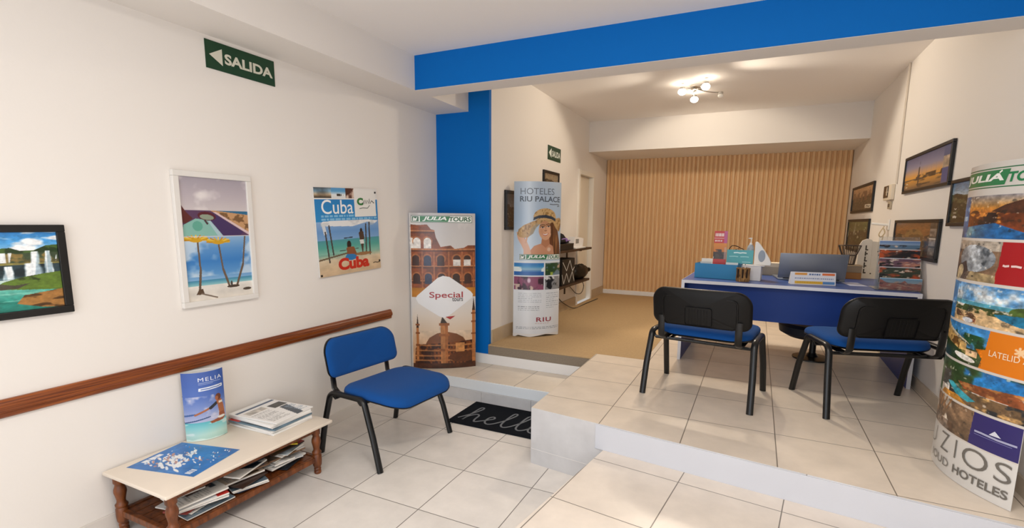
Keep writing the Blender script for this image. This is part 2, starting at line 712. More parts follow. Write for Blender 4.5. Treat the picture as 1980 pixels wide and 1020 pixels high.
# office left wall, pierced by the doorway
DY0, DY1, DZ = 4.86, 5.46, 2.13
m = MB()
m.box(XO - 0.55, XO, 2.396, DY0 - 0.055, 0.0, 3.0)
m.box(XO - 0.55, XO, DY1 + 0.055, 6.5, 0.0, 3.0)
m.box(XO - 0.55, XO, DY0 - 0.055, DY1 + 0.055, DZ + 0.055, 3.0)
m.box(XO - 0.55, XO - 0.45, DY0 - 0.055, DY1 + 0.055, 0.0, DZ + 0.055)
struct(m.build('wall_office_left', WALL))
sbox('column', BLUE, 0.0, XO, YC, 2.396, 0.0, ZC2)
sbox('ceiling_front', CEIL, -0.12, 3.94, YF - 0.15, YB2, ZC, 3.0)
sbox('ceiling_office', CEIL, -0.12, 3.94, YB2, 6.5, ZC2, 3.0)
sbox('trim_ceiling_lamp', mat('lamp_housing', '#e8e6e2', 0.5), 1.88, 2.82, -1.22, -0.28, 2.66, ZC)
sbox('soffit_left', WALL, 0.0, WS, YF, YC, ZS, ZC2)
m = MB()
m.box(WS, XR, YB + 0.004, YB2, ZS, ZC2)
struct(m.build('beam', WALL))
sbox('trim_beam', BLUE, WS, XR, YB, YB + 0.004, ZS + 0.002, ZC)
sbox('bulkhead_rear', WALL, XO, XR, Y3, 6.5, ZB, ZC2)

# rear wall clad in vertical wood-look fluted panels
FLUTE = wood_mat('fluted_oak', '#e2b784', '#e9c392', 0.55, (14, 14, 0.8), 2.0)
m = MB()
pitch, x = 0.0606, XO
prof = []
while x < XR - 0.001:
    for dx, dy in ((0.0, 0.0), (0.004, 0.0), (0.010, -0.020), (0.015, -0.026), (0.042, -0.026), (0.047, -0.020), (0.0565, 0.0), (0.0605, 0.0)):
        if x + dx <= XR:
            prof.append((x + dx, Y4 + dy))
    x += pitch
prof += [(XR, Y4 + 0.1), (XO, Y4 + 0.1)]
m.prism(prof, 0.3, ZB + 0.02)
wb = m.build('wall_rear', FLUTE, smooth=True, ang=50)
struct(wb)
sbox('baseboard_rear', WHITE, XO, XR, Y4 - 0.035, Y4 + 0.01, Z3, Z3 + 0.068, bevel=0.004)

# shop front behind the camera: a glazed opening
m = MB()
m.box(-0.12, 0.45, YF - 0.12, YF, 0, 3.0)
m.box(3.7, 3.94, YF - 0.12, YF, 0, 3.0)
m.box(0.45, 3.7, YF - 0.12, YF, 2.5, 3.0)
m.box(0.45, 3.7, YF - 0.12, YF, 0, 0.25)
struct(m.build('wall_front', WALL))
m = MB()
for xx in (0.45, 1.5, 2.6, 3.65):
    m.box(xx, xx + 0.05, YF - 0.09, YF - 0.03, 0.25, 2.5)
m.box(0.5, 3.65, YF - 0.09, YF - 0.03, 0.25, 0.30)
m.box(0.5, 3.65, YF - 0.09, YF - 0.03, 2.45, 2.5)
struct(m.build('window_1', mat('aluminium', '#9a9ca0', 0.4, 0.9)))

# landing (first step) with its painted riser
m = MB()
m.box(0.0, 1.537, 1.885, YC, 0, Z1)
struct(m.build('step_landing', TILE_LAND))
sbox('trim_landing_edge', mat('pale_blue_white_paint', '#e3e9ee', 0.5, bump=0.3, bscale=30), 0.0, 1.537, 1.872, 1.885, 0.092, Z1 - 0.0015, bevel=0.003)
m = MB()
for a, b in ((0.0, 0.30), (0.302, 0.75), (0.752, 1.20), (1.202, 1.537)):
    m.box(a, b, 1.862, 1.885, 0, 0.092, bevel=0.0015)
struct(m.build('trim_landing_riser', TILE_FACE))
# second riser: white skirting below, carpet nosing above
sbox('trim_carpet_riser', WHITE, 0.0, 1.537, 2.338, YC, Z1, 0.272, bevel=0.003)
m = MB()
m.box(XO, 1.537, 2.344, 2.40, 0.272, Z3 - 0.012)
struct(m.build('trim_carpet_nosing', CARPET_EDGE))
m = MB()
m.box(XO, 1.538, 2.343, 2.49, Z3 - 0.012, Z3, bevel=0.004)
m.box(XO, 1.96, 2.49, Y4 + 0.05, 0.1, Z3)
m.box(XO, 1.538, 2.40, 2.49, 0.1, Z3 - 0.012)
struct(m.build('floor_carpet', CARPET))

# tiled platform with a skewed front
m = MB()
m.prism([(1.539, fy(1.539)), (XR, fy(XR)), (XR, Y4 + 0.05), (1.961, Y4 + 0.05), (1.961, 2.491), (1.539, 2.491)], 0.0, Z3)
plat = m.build('floor_platform', TILE_PLAT)
plat.data.materials.append(TILE_FACE)
for p in plat.data.polygons:
    if abs(p.normal.z) < 0.5:
        p.material_index = 1
struct(plat)
ca, sa = math.cos(math.atan(SK)), math.sin(math.atan(SK))


def skew_box(mb, x0, x1, d0, d1, z0, z1, bevel=0.0):
    """box along the platform's skewed front: d = distance in front of it"""
    L = (x1 - x0) / ca
    M = Matrix.Translation((x0, fy(x0), 0)) @ Matrix.Rotation(math.atan(SK), 4, 'Z')
    mb.box(0, L, -d1, -d0, z0, z1, bevel=bevel, rot=M)


m = MB()
skew_box(m, 1.965, XR, 0.0, 0.006, ZM, Z3 - 0.006, 0.001)
struct(m.build('trim_platform_riser', mat('white_masonry_paint', '#cdcfd6', 0.55, noise=0.03, nscale=6, bump=0.5, bscale=18)))
m = MB()
skew_box(m, 1.539, 1.965, 0.0, 0.002, 0.098, 0.1, 0)
struct(m.build('trim_riser_joint', mat('pale_grout', '#e6e3df', 0.7)))
# middle step in front of the platform
m = MB()
A = np.array([2.015, fy(2.015) - 0.003])
dr = np.array([-sa * 0 - 0.161, -0.987])
B = A + dr * 1.25
ex = np.array([ca, sa])
C2 = A + ex * ((XR - A[0]) / ca)
D2 = np.array([XR, B[1] + (XR - B[0]) * SK])
m.prism([tuple(B), tuple(D2), tuple(C2), tuple(A)], 0.0, ZM)
st = m.build('step_middle', TILE_STEP)
st.data.materials.append(TILE_FACE)
for p in st.data.polygons:
    if abs(p.normal.z) < 0.5:
        p.material_index = 1
struct(st)

# skirtings
sbox('baseboard_left', mat('pale_skirting', '#dcd5cd', 0.45, noise=0.05, nscale=8), 0.0, 0.012, YF, 1.86, 0.0, 0.085, bevel=0.002)
m = MB()
m.box(XO, XO + 0.014, 2.40, DY0 - 0.07, Z3, 0.487)
m.box(XO, XO + 0.014, DY1 + 0.07, Y4 - 0.035, Z3, 0.487)
struct(m.build('baseboard_office_left', SKIRT))
m = MB()
m.box(XR - 0.012, XR, 0.85, Y4 - 0.035, Z3, 0.44)
struct(m.build('baseboard_right', mat('tile_skirting', '#cdbda8', 0.4, noise=0.06, nscale=9)))

# varnished chair rail
RAIL = wood_mat('varnished_rail', '#5e270b', '#98501e', 0.3, (3, 0.6, 40), 5)
m = MB()
pr_ = [(0, 0.684), (0.014, 0.684), (0.020, 0.690), (0.020, 0.704), (0.026, 0.708), (0.030, 0.716), (0.030, 0.730),
       (0.024, 0.737), (0.024, 0.742), (0.018, 0.752), (0.012, 0.758), (0, 0.758)]
y0, y1 = YF, 1.647
a = [m.bm.verts.new((p[0], y0, p[1])) for p in pr_]
b = [m.bm.verts.new((p[0], y1, p[1])) for p in pr_]
m.bm.faces.new(a)
m.bm.faces.new(b[::-1])
for i in range(len(pr_)):
    j = (i + 1) % len(pr_)
    m.bm.faces.new((a[i], b[i], b[j], a[j]))
struct(m.build('trim_1', RAIL, smooth=True, ang=25))

# door in the office's left wall
DOORP = mat('door_paint', '#e4dac8', 0.5)
m = MB()
m.box(XO - 0.10, XO + 0.018, DY0 - 0.06, DY0, Z3, DZ + 0.06, bevel=0.004)
m.box(XO - 0.10, XO + 0.018, DY1, DY1 + 0.06, Z3, DZ + 0.06, bevel=0.004)
m.box(XO - 0.10, XO + 0.018, DY0, DY1, DZ, DZ + 0.06, bevel=0.004)
struct(m.build('door_1', mat('door_frame_paint', '#ebe5da', 0.45)))
dp = sbox('door_panel', DOORP, XO - 0.09, XO - 0.05, DY0 + 0.003, DY1 - 0.012, Z3 + 0.01, DZ - 0.004)
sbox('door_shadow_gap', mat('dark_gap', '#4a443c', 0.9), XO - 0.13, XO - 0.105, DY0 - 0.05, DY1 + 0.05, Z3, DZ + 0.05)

# surface conduit on the right wall
m = MB()
m.tube([(XR - 0.008, 3.834, ZC2), (XR - 0.008, 3.826, 2.3), (XR - 0.008, 3.82, 1.86)], 0.009, 8)
struct(m.build('trim_conduit', mat('white_conduit', '#d9cdbd', 0.5), smooth=True))

# ================================================================== CHAIRS
FAB = mat('blue_upholstery', '#0a4a90', 0.9, noise=0.10, nscale=500, bump=0.35, bscale=900, sheen=0.05, spec=0.25)
BLK = mat('black_tube', '#08090b', 0.33, spec=0.5)
BLKP = mat('black_plastic', '#060607', 0.42, bump=0.15, bscale=500, spec=0.3)


def make_chair(label, loc, rz):
    t = thing('visitor_chair', label, 'chair', loc, rz, 'blue visitor chairs')
    seat_o = [(x, y + 0.02 * (1 - (x / 0.29) ** 2) * (1 if y > 0 else 0)) for x, y in rrect(0.585, 0.50, 0.12, 8)]

    def seat_f(x, y, tt):
        # t is height; front edge rolls down, sides dish slightly
        q = max(0.0, (y - 0.08) / 0.18)
        return Vector((x, y + 0.10, tt - 0.028 * q * q + 0.012 * (x / 0.29) ** 2))
    m = MB()
    m.pillow(seat_o, [(0.03, 0.4585), (0.30, 0.458), (0.5, 0.457), (0.68, 0.455), (0.84, 0.450), (0.94, 0.441), (0.985, 0.428), (1.0, 0.412), (0.99, 0.400), (0.6, 0.399), (0.05, 0.399)], seat_f)
    m.build('seat', FAB, t, smooth=True, ang=60)
    m = MB()
    m.pillow(seat_o, [(0.04, 0.4), (0.5, 0.4), (0.97, 0.400), (1.004, 0.400), (0.985, 0.391), (0.86, 0.382), (0.3, 0.380), (0.04, 0.380)], seat_f)
    m.build('seat_shell', BLKP, t, smooth=True)
    lean = math.tan(math.radians(13))
    ZB0, YB0 = 0.605, -0.262

    def back_f(x, z, d):   # d = distance in front of the mid surface
        return Vector((x, YB0 - z * lean + d + 0.045 * (x / 0.3) ** 2, ZB0 + z + 0.016 * (1 - (x / 0.3) ** 2) * min(1.0, max(-0.2, z / 0.1))))
    bo = rrect(0.60, 0.235, 0.05, 8, 0.085)
    m = MB()
    m.pillow(bo, [(0.04, 0.037), (0.3, 0.0365), (0.55, 0.0355), (0.75, 0.033), (0.88, 0.029), (0.955, 0.021), (0.985, 0.010), (0.985, 0.002), (0.5, 0.002), (0.04, 0.002)], back_f)
    m.build('backrest', FAB, t, smooth=True, ang=60)
    m = MB()
    m.pillow(bo, [(0.04, 0.003), (0.4, 0.003), (0.75, 0.003), (0.985, 0.003), (1.0, 0.002), (1.004, -0.006), (0.985, -0.016), (0.95, -0.022), (0.7, -0.024), (0.35, -0.024), (0.04, -0.024)], back_f)

    def panel(w, h, cz, d0, d1, r):
        o = [(x, z + cz) for x, z in rrect(w, h, r, 5)]
        n = len(o)
        for e in range(2):
            pass
        rr = []
        for sc, d in ((1.0, d0), (0.985, d1), (0.955, d1), (0.94, d0 + (d1 - d0) * 0.35), (0.3, d0 + (d1 - d0) * 0.35)):
            rr.append([m.bm.verts.new(back_f(x * sc, cz + (z - cz) * sc, d)) for x, z in o])
        for a, b in zip(rr[:-1], rr[1:]):
            for i in range(n):
                m.bm.faces.new((a[i], a[(i + 1) % n], b[(i + 1) % n], b[i]))
        m.bm.faces.new(rr[-1])
    panel(0.46, 0.185, -0.022, -0.020, -0.029, 0.03)
    panel(0.165, 0.115, -0.045, -0.024, -0.033, 0.014)
    for k in range(7):
        x = -0.054 + k * 0.018
        m.tube([tuple(back_f(x, -0.088, -0.0275)), tuple(back_f(x, 0.0, -0.0275))], 0.0018, 5)
    m.build('back_shell', BLKP, t, smooth=True, ang=35)
    for s in (-1, 1):
        # side frame: bent oval tube, split where the front and rear legs meet under the seat
        xf, xt = 0.333 * s, 0.318 * s

        def arcp(c, r, a0, a1, x, n=6):
            return [(x, c[0] + r * math.cos(math.radians(a0 + (a1 - a0) * i / n)), c[1] + r * math.sin(math.radians(a0 + (a1 - a0) * i / n))) for i in range(n + 1)]
        zt = 0.418
        front = [(xf, 0.262, 0.0), (xf * 0.985, 0.205, 0.2)] + arcp((0.085, zt - 0.055), 0.055, 12, 90, xt) + [(xt, -0.02, zt)]
        rear = [(xf, -0.262, 0.0), (xf * 0.985, -0.222, 0.2)] + arcp((-0.125, zt - 0.055), 0.055, 168, 90, xt) + [(xt, -0.02, zt)]
        for pts in (front, rear):
            m = MB()
            m.tube(pts, 0.0165, 14, 0.020, ref=(1, 0, 0))
            m.build('leg', BLK, t, smooth=True, ang=50)
        m = MB()
        m.tube([(0.235 * s, 0.02, 0.378), (0.235 * s, -0.14, 0.378), (0.235 * s, -0.20, 0.385), (0.235 * s, -0.232, 0.41),
                (0.235 * s, -0.240, 0.47), tuple(back_f(0.235 * s, -0.06, -0.026))], 0.021, 10, 0.006, ref=(0, 1, 0.4))
        m.build('back_upright', BLK, t, smooth=True, ang=50)
    m = MB()
    for y, z in ((0.07, 0.374), (-0.155, 0.374)):
        m.tube([(-0.312, y, z + 0.034), (-0.295, y, z), (0.295, y, z), (0.312, y, z + 0.034)], 0.011, 8)
    for s in (-1, 1):
        m.box(0.2 * s - 0.012, 0.2 * s + 0.012, -0.155, 0.07, 0.370, 0.376)
    m.build('seat_frame', BLK, t, smooth=True)
    return t


ch0 = make_chair('blue upholstered visitor chair beside the low bench at the left wall', (0.552, 0.947, 0), math.radians(-90) - 0.085)
ch1 = copy_tree(ch0)
ch1.location = (2.469, 1.884, Z3)
ch1.rotation_euler.z = -0.155
ch1['label'] = 'blue visitor chair seen from behind, at the left half of the desk'
ch2 = copy_tree(ch0)
ch2.location = (3.415, 2.055, Z3)
ch2.rotation_euler.z = 0.285
ch2['label'] = 'blue visitor chair turned slightly, beside the tall hotel display tower at right'

# ================================================================== BENCH
BW = wood_mat('turned_wood', '#552a10', '#86491f', 0.4, (8, 8, 2), 5)
BTOP = mat('worn_cream_board', '#e9dccb', 0.4, noise=0.06, nscale=7, bump=0.1, bscale=30)
bench = thing('low_bench', 'low cream-topped wooden bench with turned legs and a magazine shelf by the left wall', 'bench', (0, 0, 0))
BX0, BX1, BY0, BY1 = 0.014, 0.503, -0.412, 0.515
BZ = 0.31
m = MB()
m.box(BX0, BX1, BY0, BY1, BZ - 0.018, BZ, bevel=0.005, seg=3)
m.build('bench_top', BTOP, bench, smooth=True)
prof = [(0.017, 0.0), (0.020, 0.006), (0.020, 0.016), (0.0165, 0.020), (0.020, 0.026), (0.020, 0.034), (0.017, 0.038), (0.021, 0.046),
        (0.0245, 0.055), (0.026, 0.075), (0.026, 0.115), (0.022, 0.122), (0.026, 0.128), (0.026, 0.136), (0.019, 0.145), (0.0175, 0.155),
        (0.021, 0.175), (0.026, 0.198), (0.025, 0.212), (0.0195, 0.228), (0.018, 0.238), (0.024, 0.246), (0.024, 0.292)]
for lx, ly in ((0.452, 0.432), (0.452, -0.365), (0.048, 0.432), (0.048, -0.365)):
    m = MB()
    m.lathe(prof, lx, ly, 18)
    m.build('leg', BW, bench, smooth=True, ang=50)
m = MB()
for xx in (0.452, 0.048):
    m.box(xx - 0.010, xx + 0.010, -0.345, 0.412, 0.258, 0.292)
for yy in (0.432, -0.365):
    m.box(0.07, 0.43, yy - 0.010, yy + 0.010, 0.258, 0.292)
m.build('apron', BW, bench)
m = MB()
for xx in (0.452, 0.048):
    m.box(xx - 0.012, xx + 0.012, -0.341, 0.408, 0.078, 0.108, bevel=0.003)
for yy in (0.432, -0.365):
    m.box(0.072, 0.428, yy - 0.012, yy + 0.012, 0.078, 0.108, bevel=0.003)
m.build('stretcher', BW, bench)
m = MB()
for k in range(6):
    m.box(0.066 + k * 0.062, 0.066 + k * 0.062 + 0.056, -0.352, 0.419, 0.096, 0.1035)
m.build('shelf', BW, bench)

PAPER = ['#f2f0ec', '#e8e4dc', '#c9b9a6', '#8a3b34', '#22344f', '#3d2a22', '#dfe3e6', '#b7c6cf', '#6d7f8c', '#d9d2c2', '#20242c', '#93a88c', '#e9e6df', '#74573f']


def cover_cv(seed, base, style):
    r = random.Random(seed)
    c = Cv(30, 42, 0.71, base)
    if style == 0:
        c.rect(0.08, 0.45, 0.92, 0.9, r.choice(['#29374d', '#51412f', '#7e8f9a', '#33261f']))
        c.mottle(c.mask(0.08, 0.45, 0.92, 0.9), 0.5, 6, 6, seed)
        c.dashes(0.1, 0.1, 0.9, 0.38, 6, '#777777', seed)
    elif style == 1:
        c.mottle(np.ones(c.U.shape, bool), 0.6, 3, 3, seed)
        c.rect(0.0, 0.78, 1, 1, r.choice(['#c8332b', '#f0eeea', '#1d4f86', '#e3e1da']))
    elif style == 2:
        c.poly([(0, 0.2), (1, 0.5), (1, 0.85), (0, 0.6)], r.choice(['#1c2a38', '#3e3026', '#a7b4bd']))
        c.mottle(c.pmask([(0, 0.2), (1, 0.5), (1, 0.85), (0, 0.6)]), 0.5, 5, 5, seed)
        c.dashes(0.1, 0.88, 0.8, 0.96, 2, '#444444', seed)
    else:
        c.dashes(0.08, 0.08, 0.92, 0.7, 14, '#9a9a98', seed)
        c.rect(0.08, 0.78, 0.6, 0.88, '#3c4650')
    return c


def magazine(name, label, cat, loc, rz, w, d, h, cv, edge='#efece6', tilt=(0, 0), group=None):
    """closed booklet: page block, printed cover on top; local x = width, y = height of cover"""
    t = thing(name, label, cat, loc, 0, group, rot=(tilt[0], tilt[1], rz))
    m = MB()
    m.box(-w / 2, w / 2, -d / 2, d / 2, 0, h, bevel=min(0.0012, h * 0.3), seg=1)
    m.build('pages', mat('paper_' + edge.strip('#'), edge, 0.7), t)
    sheet('cover', cv, flat((-w / 2, -d / 2, h + 0.0003), (w, 0, 0), (0, d, 0), (0, 0, 1)), parent=t, material=print_mat('glossy_cover', 0.3))
    return t


# pile on the bench top
r = random.Random(3)
z = BZ + 0.0005
top_labels = ['white-edged brochure with a mottled cover at the bottom of the bench-top stack', 'thick white brochure second from the bottom of the bench-top stack',
              'dark slate blue magazine third up in the bench-top stack', 'thin white booklet lying on the slate blue magazine',
              'thick white catalogue second from the top of the bench-top stack', 'white newsletter with photo blocks, topmost of the bench-top stack']
spec = [(0.012, '#f0eeea', 0.02), (0.014, '#eceae6', -0.05), (0.010, '#6b8290', 0.06), (0.007, '#f0eeea', 0.0), (0.018, '#f2f0ec', -0.03), (0.006, '#f2f0ec', 0.08)]
for k, (h, e, a) in enumerate(spec):
    if k == 5:
        c = Cv(60, 84, 0.71, '#f1efeb')
        c.rect(0.62, 0.52, 0.95, 0.72, '#33332f')
        c.mottle(c.mask(0.62, 0.52, 0.95, 0.72), 0.6, 9, 9, 4)
        c.rect(0.1, 0.62, 0.55, 0.78, '#b9b2a8')
        c.mottle(c.mask(0.1, 0.62, 0.55, 0.78), 0.4, 9, 9, 5)
        c.rect(0.02, 0.84, 0.97, 0.9, '#35506f')
        c.poly([(0.55, 0.0), (0.72, 0.0), (0.9, 0.5), (0.7, 0.5)], '#3a4652')
        c.dashes(0.06, 0.1, 0.5, 0.58, 14, '#a8a6a2', 3)
        c.dashes(0.76, 0.08, 0.95, 0.45, 9, '#8fa2b4', 5)
    else:
        c = cover_cv(40 + k, '#e9e7e2' if k != 2 else '#51697a', 3 if k != 2 else 1)
    magazine('magazine', top_labels[k], 'magazine', (0.212 + r.uniform(-.006, .006), 0.335 + r.uniform(-.006, .006), z), 1.5708 + a, 0.27, 0.355, h, c, e,
             group='magazines stacked on the bench top')
    z += h + 0.0012

# blue printed card lying on the bench top
t = thing('printed_card', 'square blue printed card with torn white shapes lying on the bench top', 'card', (0, 0, BZ + 0.0006))
c = Cv(110, 110, 1.0, '#2a74bd')
c.mottle(np.ones(c.U.shape, bool), 0.18, 5, 5, 9)
c.blend(np.ones(c.U.shape, bool), '#4a93d0', 0.62, 7, 7, 3, 0.1, 0.5)
rr = random.Random(12)
for k in range(120):
    u, v = rr.gauss(0.42, 0.16), rr.gauss(0.62, 0.16)
    if not (0.05 < u < 0.95 and 0.1 < v < 0.9):
        continue
    a, b = rr.uniform(0.02, 0.075), rr.uniform(0.009, 0.024)
    th = rr.uniform(0.4, 1.1)
    c.ell(u, v, a, b, rr.choice(['#f4f4f2', '#f4f4f2', '#eef0f2', '#b98f86', '#dfe6ee']), rot=th)
for k in range(46):
    u, v = rr.uniform(0.25, 0.95), rr.choice([rr.uniform(0.1, 0.3), rr.uniform(0.5, 0.9)])
    c.ell(u, v, rr.uniform(0.006, 0.03), rr.uniform(0.004, 0.012), rr.choice(['#f4f4f2', '#e6ecf2', '#a86f62']), rot=rr.uniform(0.3, 1.2))
for k in range(3):
    c.rect(0.2 + k * 0.115, 0.885, 0.3 + k * 0.115, 0.955, '#eef1f4')
for k in range(4):
    c.rect(0.06 + k * 0.04, 0.10, 0.085 + k * 0.04, 0.18, '#f2f2f2')
P00, P10, P11, P01 = (np.array(p) for p in ((0.441, -0.256), (0.376, 0.018), (-0.003 + 0.03, -0.061), (0.071, -0.341)))
O = np.array([P00[0], P00[1]])


def card_f(u, v, off):
    u, v = np.asarray(u)[:, None], np.asarray(v)[:, None]
    p = P01 * (1 - u) * v + P11 * u * v + P00 * (1 - u) * (1 - v) + P10 * u * (1 - v)
    return np.column_stack([p, np.full(len(p), 0.0014 + off)])


sheet('printed_face', c, card_f, parent=t, material=print_mat('glossy_cover', 0.3))
m = MB()
m.prism([tuple(P00), tuple(P10), tuple(P11), tuple(P01)], 0.0, 0.0012)
m.build('card_base', mat('paper_dcdcdc', '#dcdcdc', 0.7), t)

# loose pile on the bench shelf: three heaps along its length
r = random.Random(21)
words = ['white brochure', 'cream leaflet', 'tan travel magazine', 'dark red booklet', 'navy magazine', 'dark brown magazine', 'pale grey leaflet',
         'pale blue catalogue', 'slate catalogue', 'beige brochure', 'black magazine', 'sage green folder', 'off-white flyer', 'brown booklet']
place = ['near', 'middle', 'far']
level = ['lowest', 'second from the bottom', 'third up', 'fourth up', 'fifth up', 'sixth up', 'seventh up', 'third from the top', 'second from the top', 'topmost']
heaps = [(-0.205, 10), (0.04, 10), (0.275, 10)]
seqs = [[8, 1, 3, 0, 6, 4, 12, 5, 9, 10], [4, 9, 8, 0, 5, 2, 6, 13, 12, 10], [10, 11, 0, 6, 12, 2, 13, 9, 7, 5]]
for hi, (yc, n) in enumerate(heaps):
    z = 0.1092
    for k in range(n):
        h = r.choice([0.004, 0.006, 0.007, 0.009])
        ci = seqs[hi][k]
        a = r.uniform(-0.35, 0.35) + (1.5708 if r.random() < 0.35 else 0)
        w, d = (0.17, 0.225) if r.random() < 0.7 else (0.12, 0.21)
        if hi == 1:
            d = min(d, 0.2)
        hx, hy = (abs(w * math.cos(a)) + abs(d * math.sin(a))) / 2, (abs(w * math.sin(a)) + abs(d * math.cos(a))) / 2
        mx_, my_ = r.uniform(0.24, 0.37), yc + r.uniform(-0.03, 0.03)
        mx_ = min(max(mx_, 0.06 + hx), 0.482 - hx)
        my_ = min(max(my_, -0.325 + hy), 0.395 - hy)
        c = cover_cv(100 + hi * 20 + k, PAPER[ci], r.choice([0, 1, 2, 3]))
        tl = (r.uniform(-0.008, 0.008), r.uniform(-0.010, 0.010))
        magazine('magazine', '%s %s of the %s heap on the bench shelf' % (words[ci], level[k], place[hi]), 'magazine',
                 (mx_, my_, z), a, d if False else w, d, h, c, PAPER[ci] if ci in (3, 4, 5, 10, 11, 13) else '#e9e5dd',
                 tl, 'magazines heaped on the bench shelf')
        z += h + 0.0042
# yellow plastic sleeve on top of the far heap
t = thing('plastic_sleeve', 'translucent yellow plastic sleeve on the far heap of the bench shelf', 'sleeve', (0.335, 0.27, z + 0.002), 0.9)
m = MB()
YEL = mat('yellow_plastic', '#e2c21c', 0.25, coat=0.4)
pts = [(-0.10, 0.0), (-0.05, 0.006), (0.0, 0.003), (0.05, 0.008), (0.10, 0.002)]
a = [m.bm.verts.new((p[0], -0.05, p[1])) for p in pts] + [m.bm.verts.new((p[0], -0.05, p[1] + 0.006)) for p in pts[::-1]]
b = [m.bm.verts.new((p[0], 0.05, p[1])) for p in pts] + [m.bm.verts.new((p[0], 0.05, p[1] + 0.006)) for p in pts[::-1]]
m.bm.faces.new(a)
m.bm.faces.new(b[::-1])
for i in range(len(a)):
    j = (i + 1) % len(a)
    m.bm.faces.new((a[i], b[i], b[j], a[j]))
m.build('sleeve', YEL, t, smooth=True)
m = MB()
m.box(-0.101, -0.09, -0.052, 0.052, -0.001, 0.0085)
m.build('spine', mat('yellow_plastic_dark', '#b89a10', 0.35), t)

# ================================================================== SIGNS, PICTURES, TOWERS
def wall_map(side, xw, y0, y1, z0, z1, dx):
    """sheet on a side wall, dx in front of it; u runs left to right as seen from inside the room"""
    if side == 'L':
        return flat((dx, 0, 0), (0, y1 - y0, 0), (0, 0, z1 - z0), (1, 0, 0))
    return flat((-dx, y1 - y0, 0), (0, -(y1 - y0), 0), (0, 0, z1 - z0), (-1, 0, 0))


def framed(name, label, side, xw, y0, y1, z0, z1, bar, depth, material, cv, over=(), group=None, tilt=0.0, cat='picture'):
    t = thing(name, label, cat, (xw, y0, z0), 0, group)
    if tilt:
        t.rotation_euler = (tilt, 0, 0)
    sgn = 1 if side == 'L' else -1
    w, h = y1 - y0, z1 - z0
    x0, x1 = sorted((0.0005 * sgn, depth * sgn))
    m = MB()
    m.box(x0, x1, 0, w, 0, bar, bevel=0.003)
    m.box(x0, x1, 0, w, h - bar, h, bevel=0.003)
    m.box(x0, x1, 0, bar, bar, h - bar, bevel=0.003)
    m.box(x0, x1, w - bar, w, bar, h - bar, bevel=0.003)
    m.build('frame', material, t)
    f = wall_map(side, xw, bar * 0.9, w - bar * 0.9, bar * 0.9, h - bar * 0.9, depth * 0.6)

    def g(u, v, off):
        p = f(u, v, off)
        p[:, 1] += bar * 0.9
        p[:, 2] += bar * 0.9
        return p
    sheet('print', cv, g, over, t, print_mat('glazed_print', 0.3, 0.12))
    return t


BLKF = mat('black_frame', '#0c0b0b', 0.4)
WHF = mat('white_frame', '#e3dfd9', 0.35)
ALL = lambda c: np.ones(c.U.shape, bool)


def board_sign(name, label, x, y0, y1, z0, z1, over):
    t = thing(name, label, 'sign', (x, y0, z0))
    m = MB()
    m.box(0.0005, 0.004, 0, y1 - y0, 0, z1 - z0)
    m.build('sign_board', mat('sign_green', '#0a3a1e', 0.4), t)
    c = Cv(4, 4, (y1 - y0) / (z1 - z0), '#0a3a1e')
    sheet('sign_face', c, flat((0.0045, 0, 0), (0, y1 - y0, 0), (0, 0, z1 - z0), (1, 0, 0)), over, t, print_mat('sign_ink', 0.45))
    return t


SAL = [P([(0.045, 0.50), (0.22, 0.20), (0.22, 0.80)], '#d9d6c4'), T('SALIDA', 0.25, 0.29, 0.965, 0.68, '#d9d6c4', 0.035)]
board_sign('exit_sign', 'large green exit sign with white arrow reading SALIDA under the soffit at left', 0.0, 0.250, 0.666, 2.279, 2.423, SAL)
board_sign('exit_sign', 'small green exit sign with white arrow reading SALIDA on the office wall', XO, 3.715, 4.118, 2.188, 2.345,
           [P([(0.06, 0.50), (0.26, 0.16), (0.26, 0.84)], '#dfe5dc'), T('SALIDA', 0.31, 0.27, 0.95, 0.70, '#dfe5dc', 0.03)])

# waterfall picture (cut by the photograph's left edge)
c = Cv(300, 200, 1.5, '#3f8fd0')
c.grad(0, 0.72, 1, 1, ['#a9d2ee', '#4d9fdc', '#2f7fc4'])
c.blend(c.V > 0.74, '#f3f6f8', 0.60, 4, 7, 5, 0.1)
c.blend(c.V > 0.86, '#eef3f7', 0.62, 5, 12, 15, 0.1)
c.poly([(0, .70), (.45, .72), (.56, .74), (.62, .79), (.70, .80), (.76, .76), (.84, .76), (.92, .82), (1, .83), (1, .6), (0, .6)], '#46622c')
c.mottle((c.V < .84) & (c.V > .6) & (c.U >= 0), 0.0, 9, 9, 3)
c.blend(c.pmask([(0, .70), (.45, .72), (.56, .74), (.62, .79), (.70, .80), (.76, .76), (.84, .76), (.92, .82), (1, .83), (1, .6), (0, .6)]), '#22381a', 0.5, 16, 16, 7, 0.1)
c.rect(0, .60, 1, .73, '#3b4a33')
c.blend(c.mask(0, .60, 1, .73), '#8a7440', 0.55, 12, 10, 8, 0.1)
c.rect(0, .40, 1, .60, '#2c4148')
c.blend(c.mask(0, .40, 1, .60), '#16262c', 0.5, 10, 8, 10, 0.1)
c.rect(0, .585, 1, .61, '#8a8145')
up_ = c.mask(0, .615, 1, .735) & (c.noise(5, 1, 31, 2) > .42)
c.fill(np.clip((c.noise(34, 1.2, 33, 2) - .50) / .10, 0, 1) * up_, '#e9eef0', .95)
c.blend(c.mask(0, .60, 1, .64), '#5a5230', .5, 20, 14, 35, .1, .8)
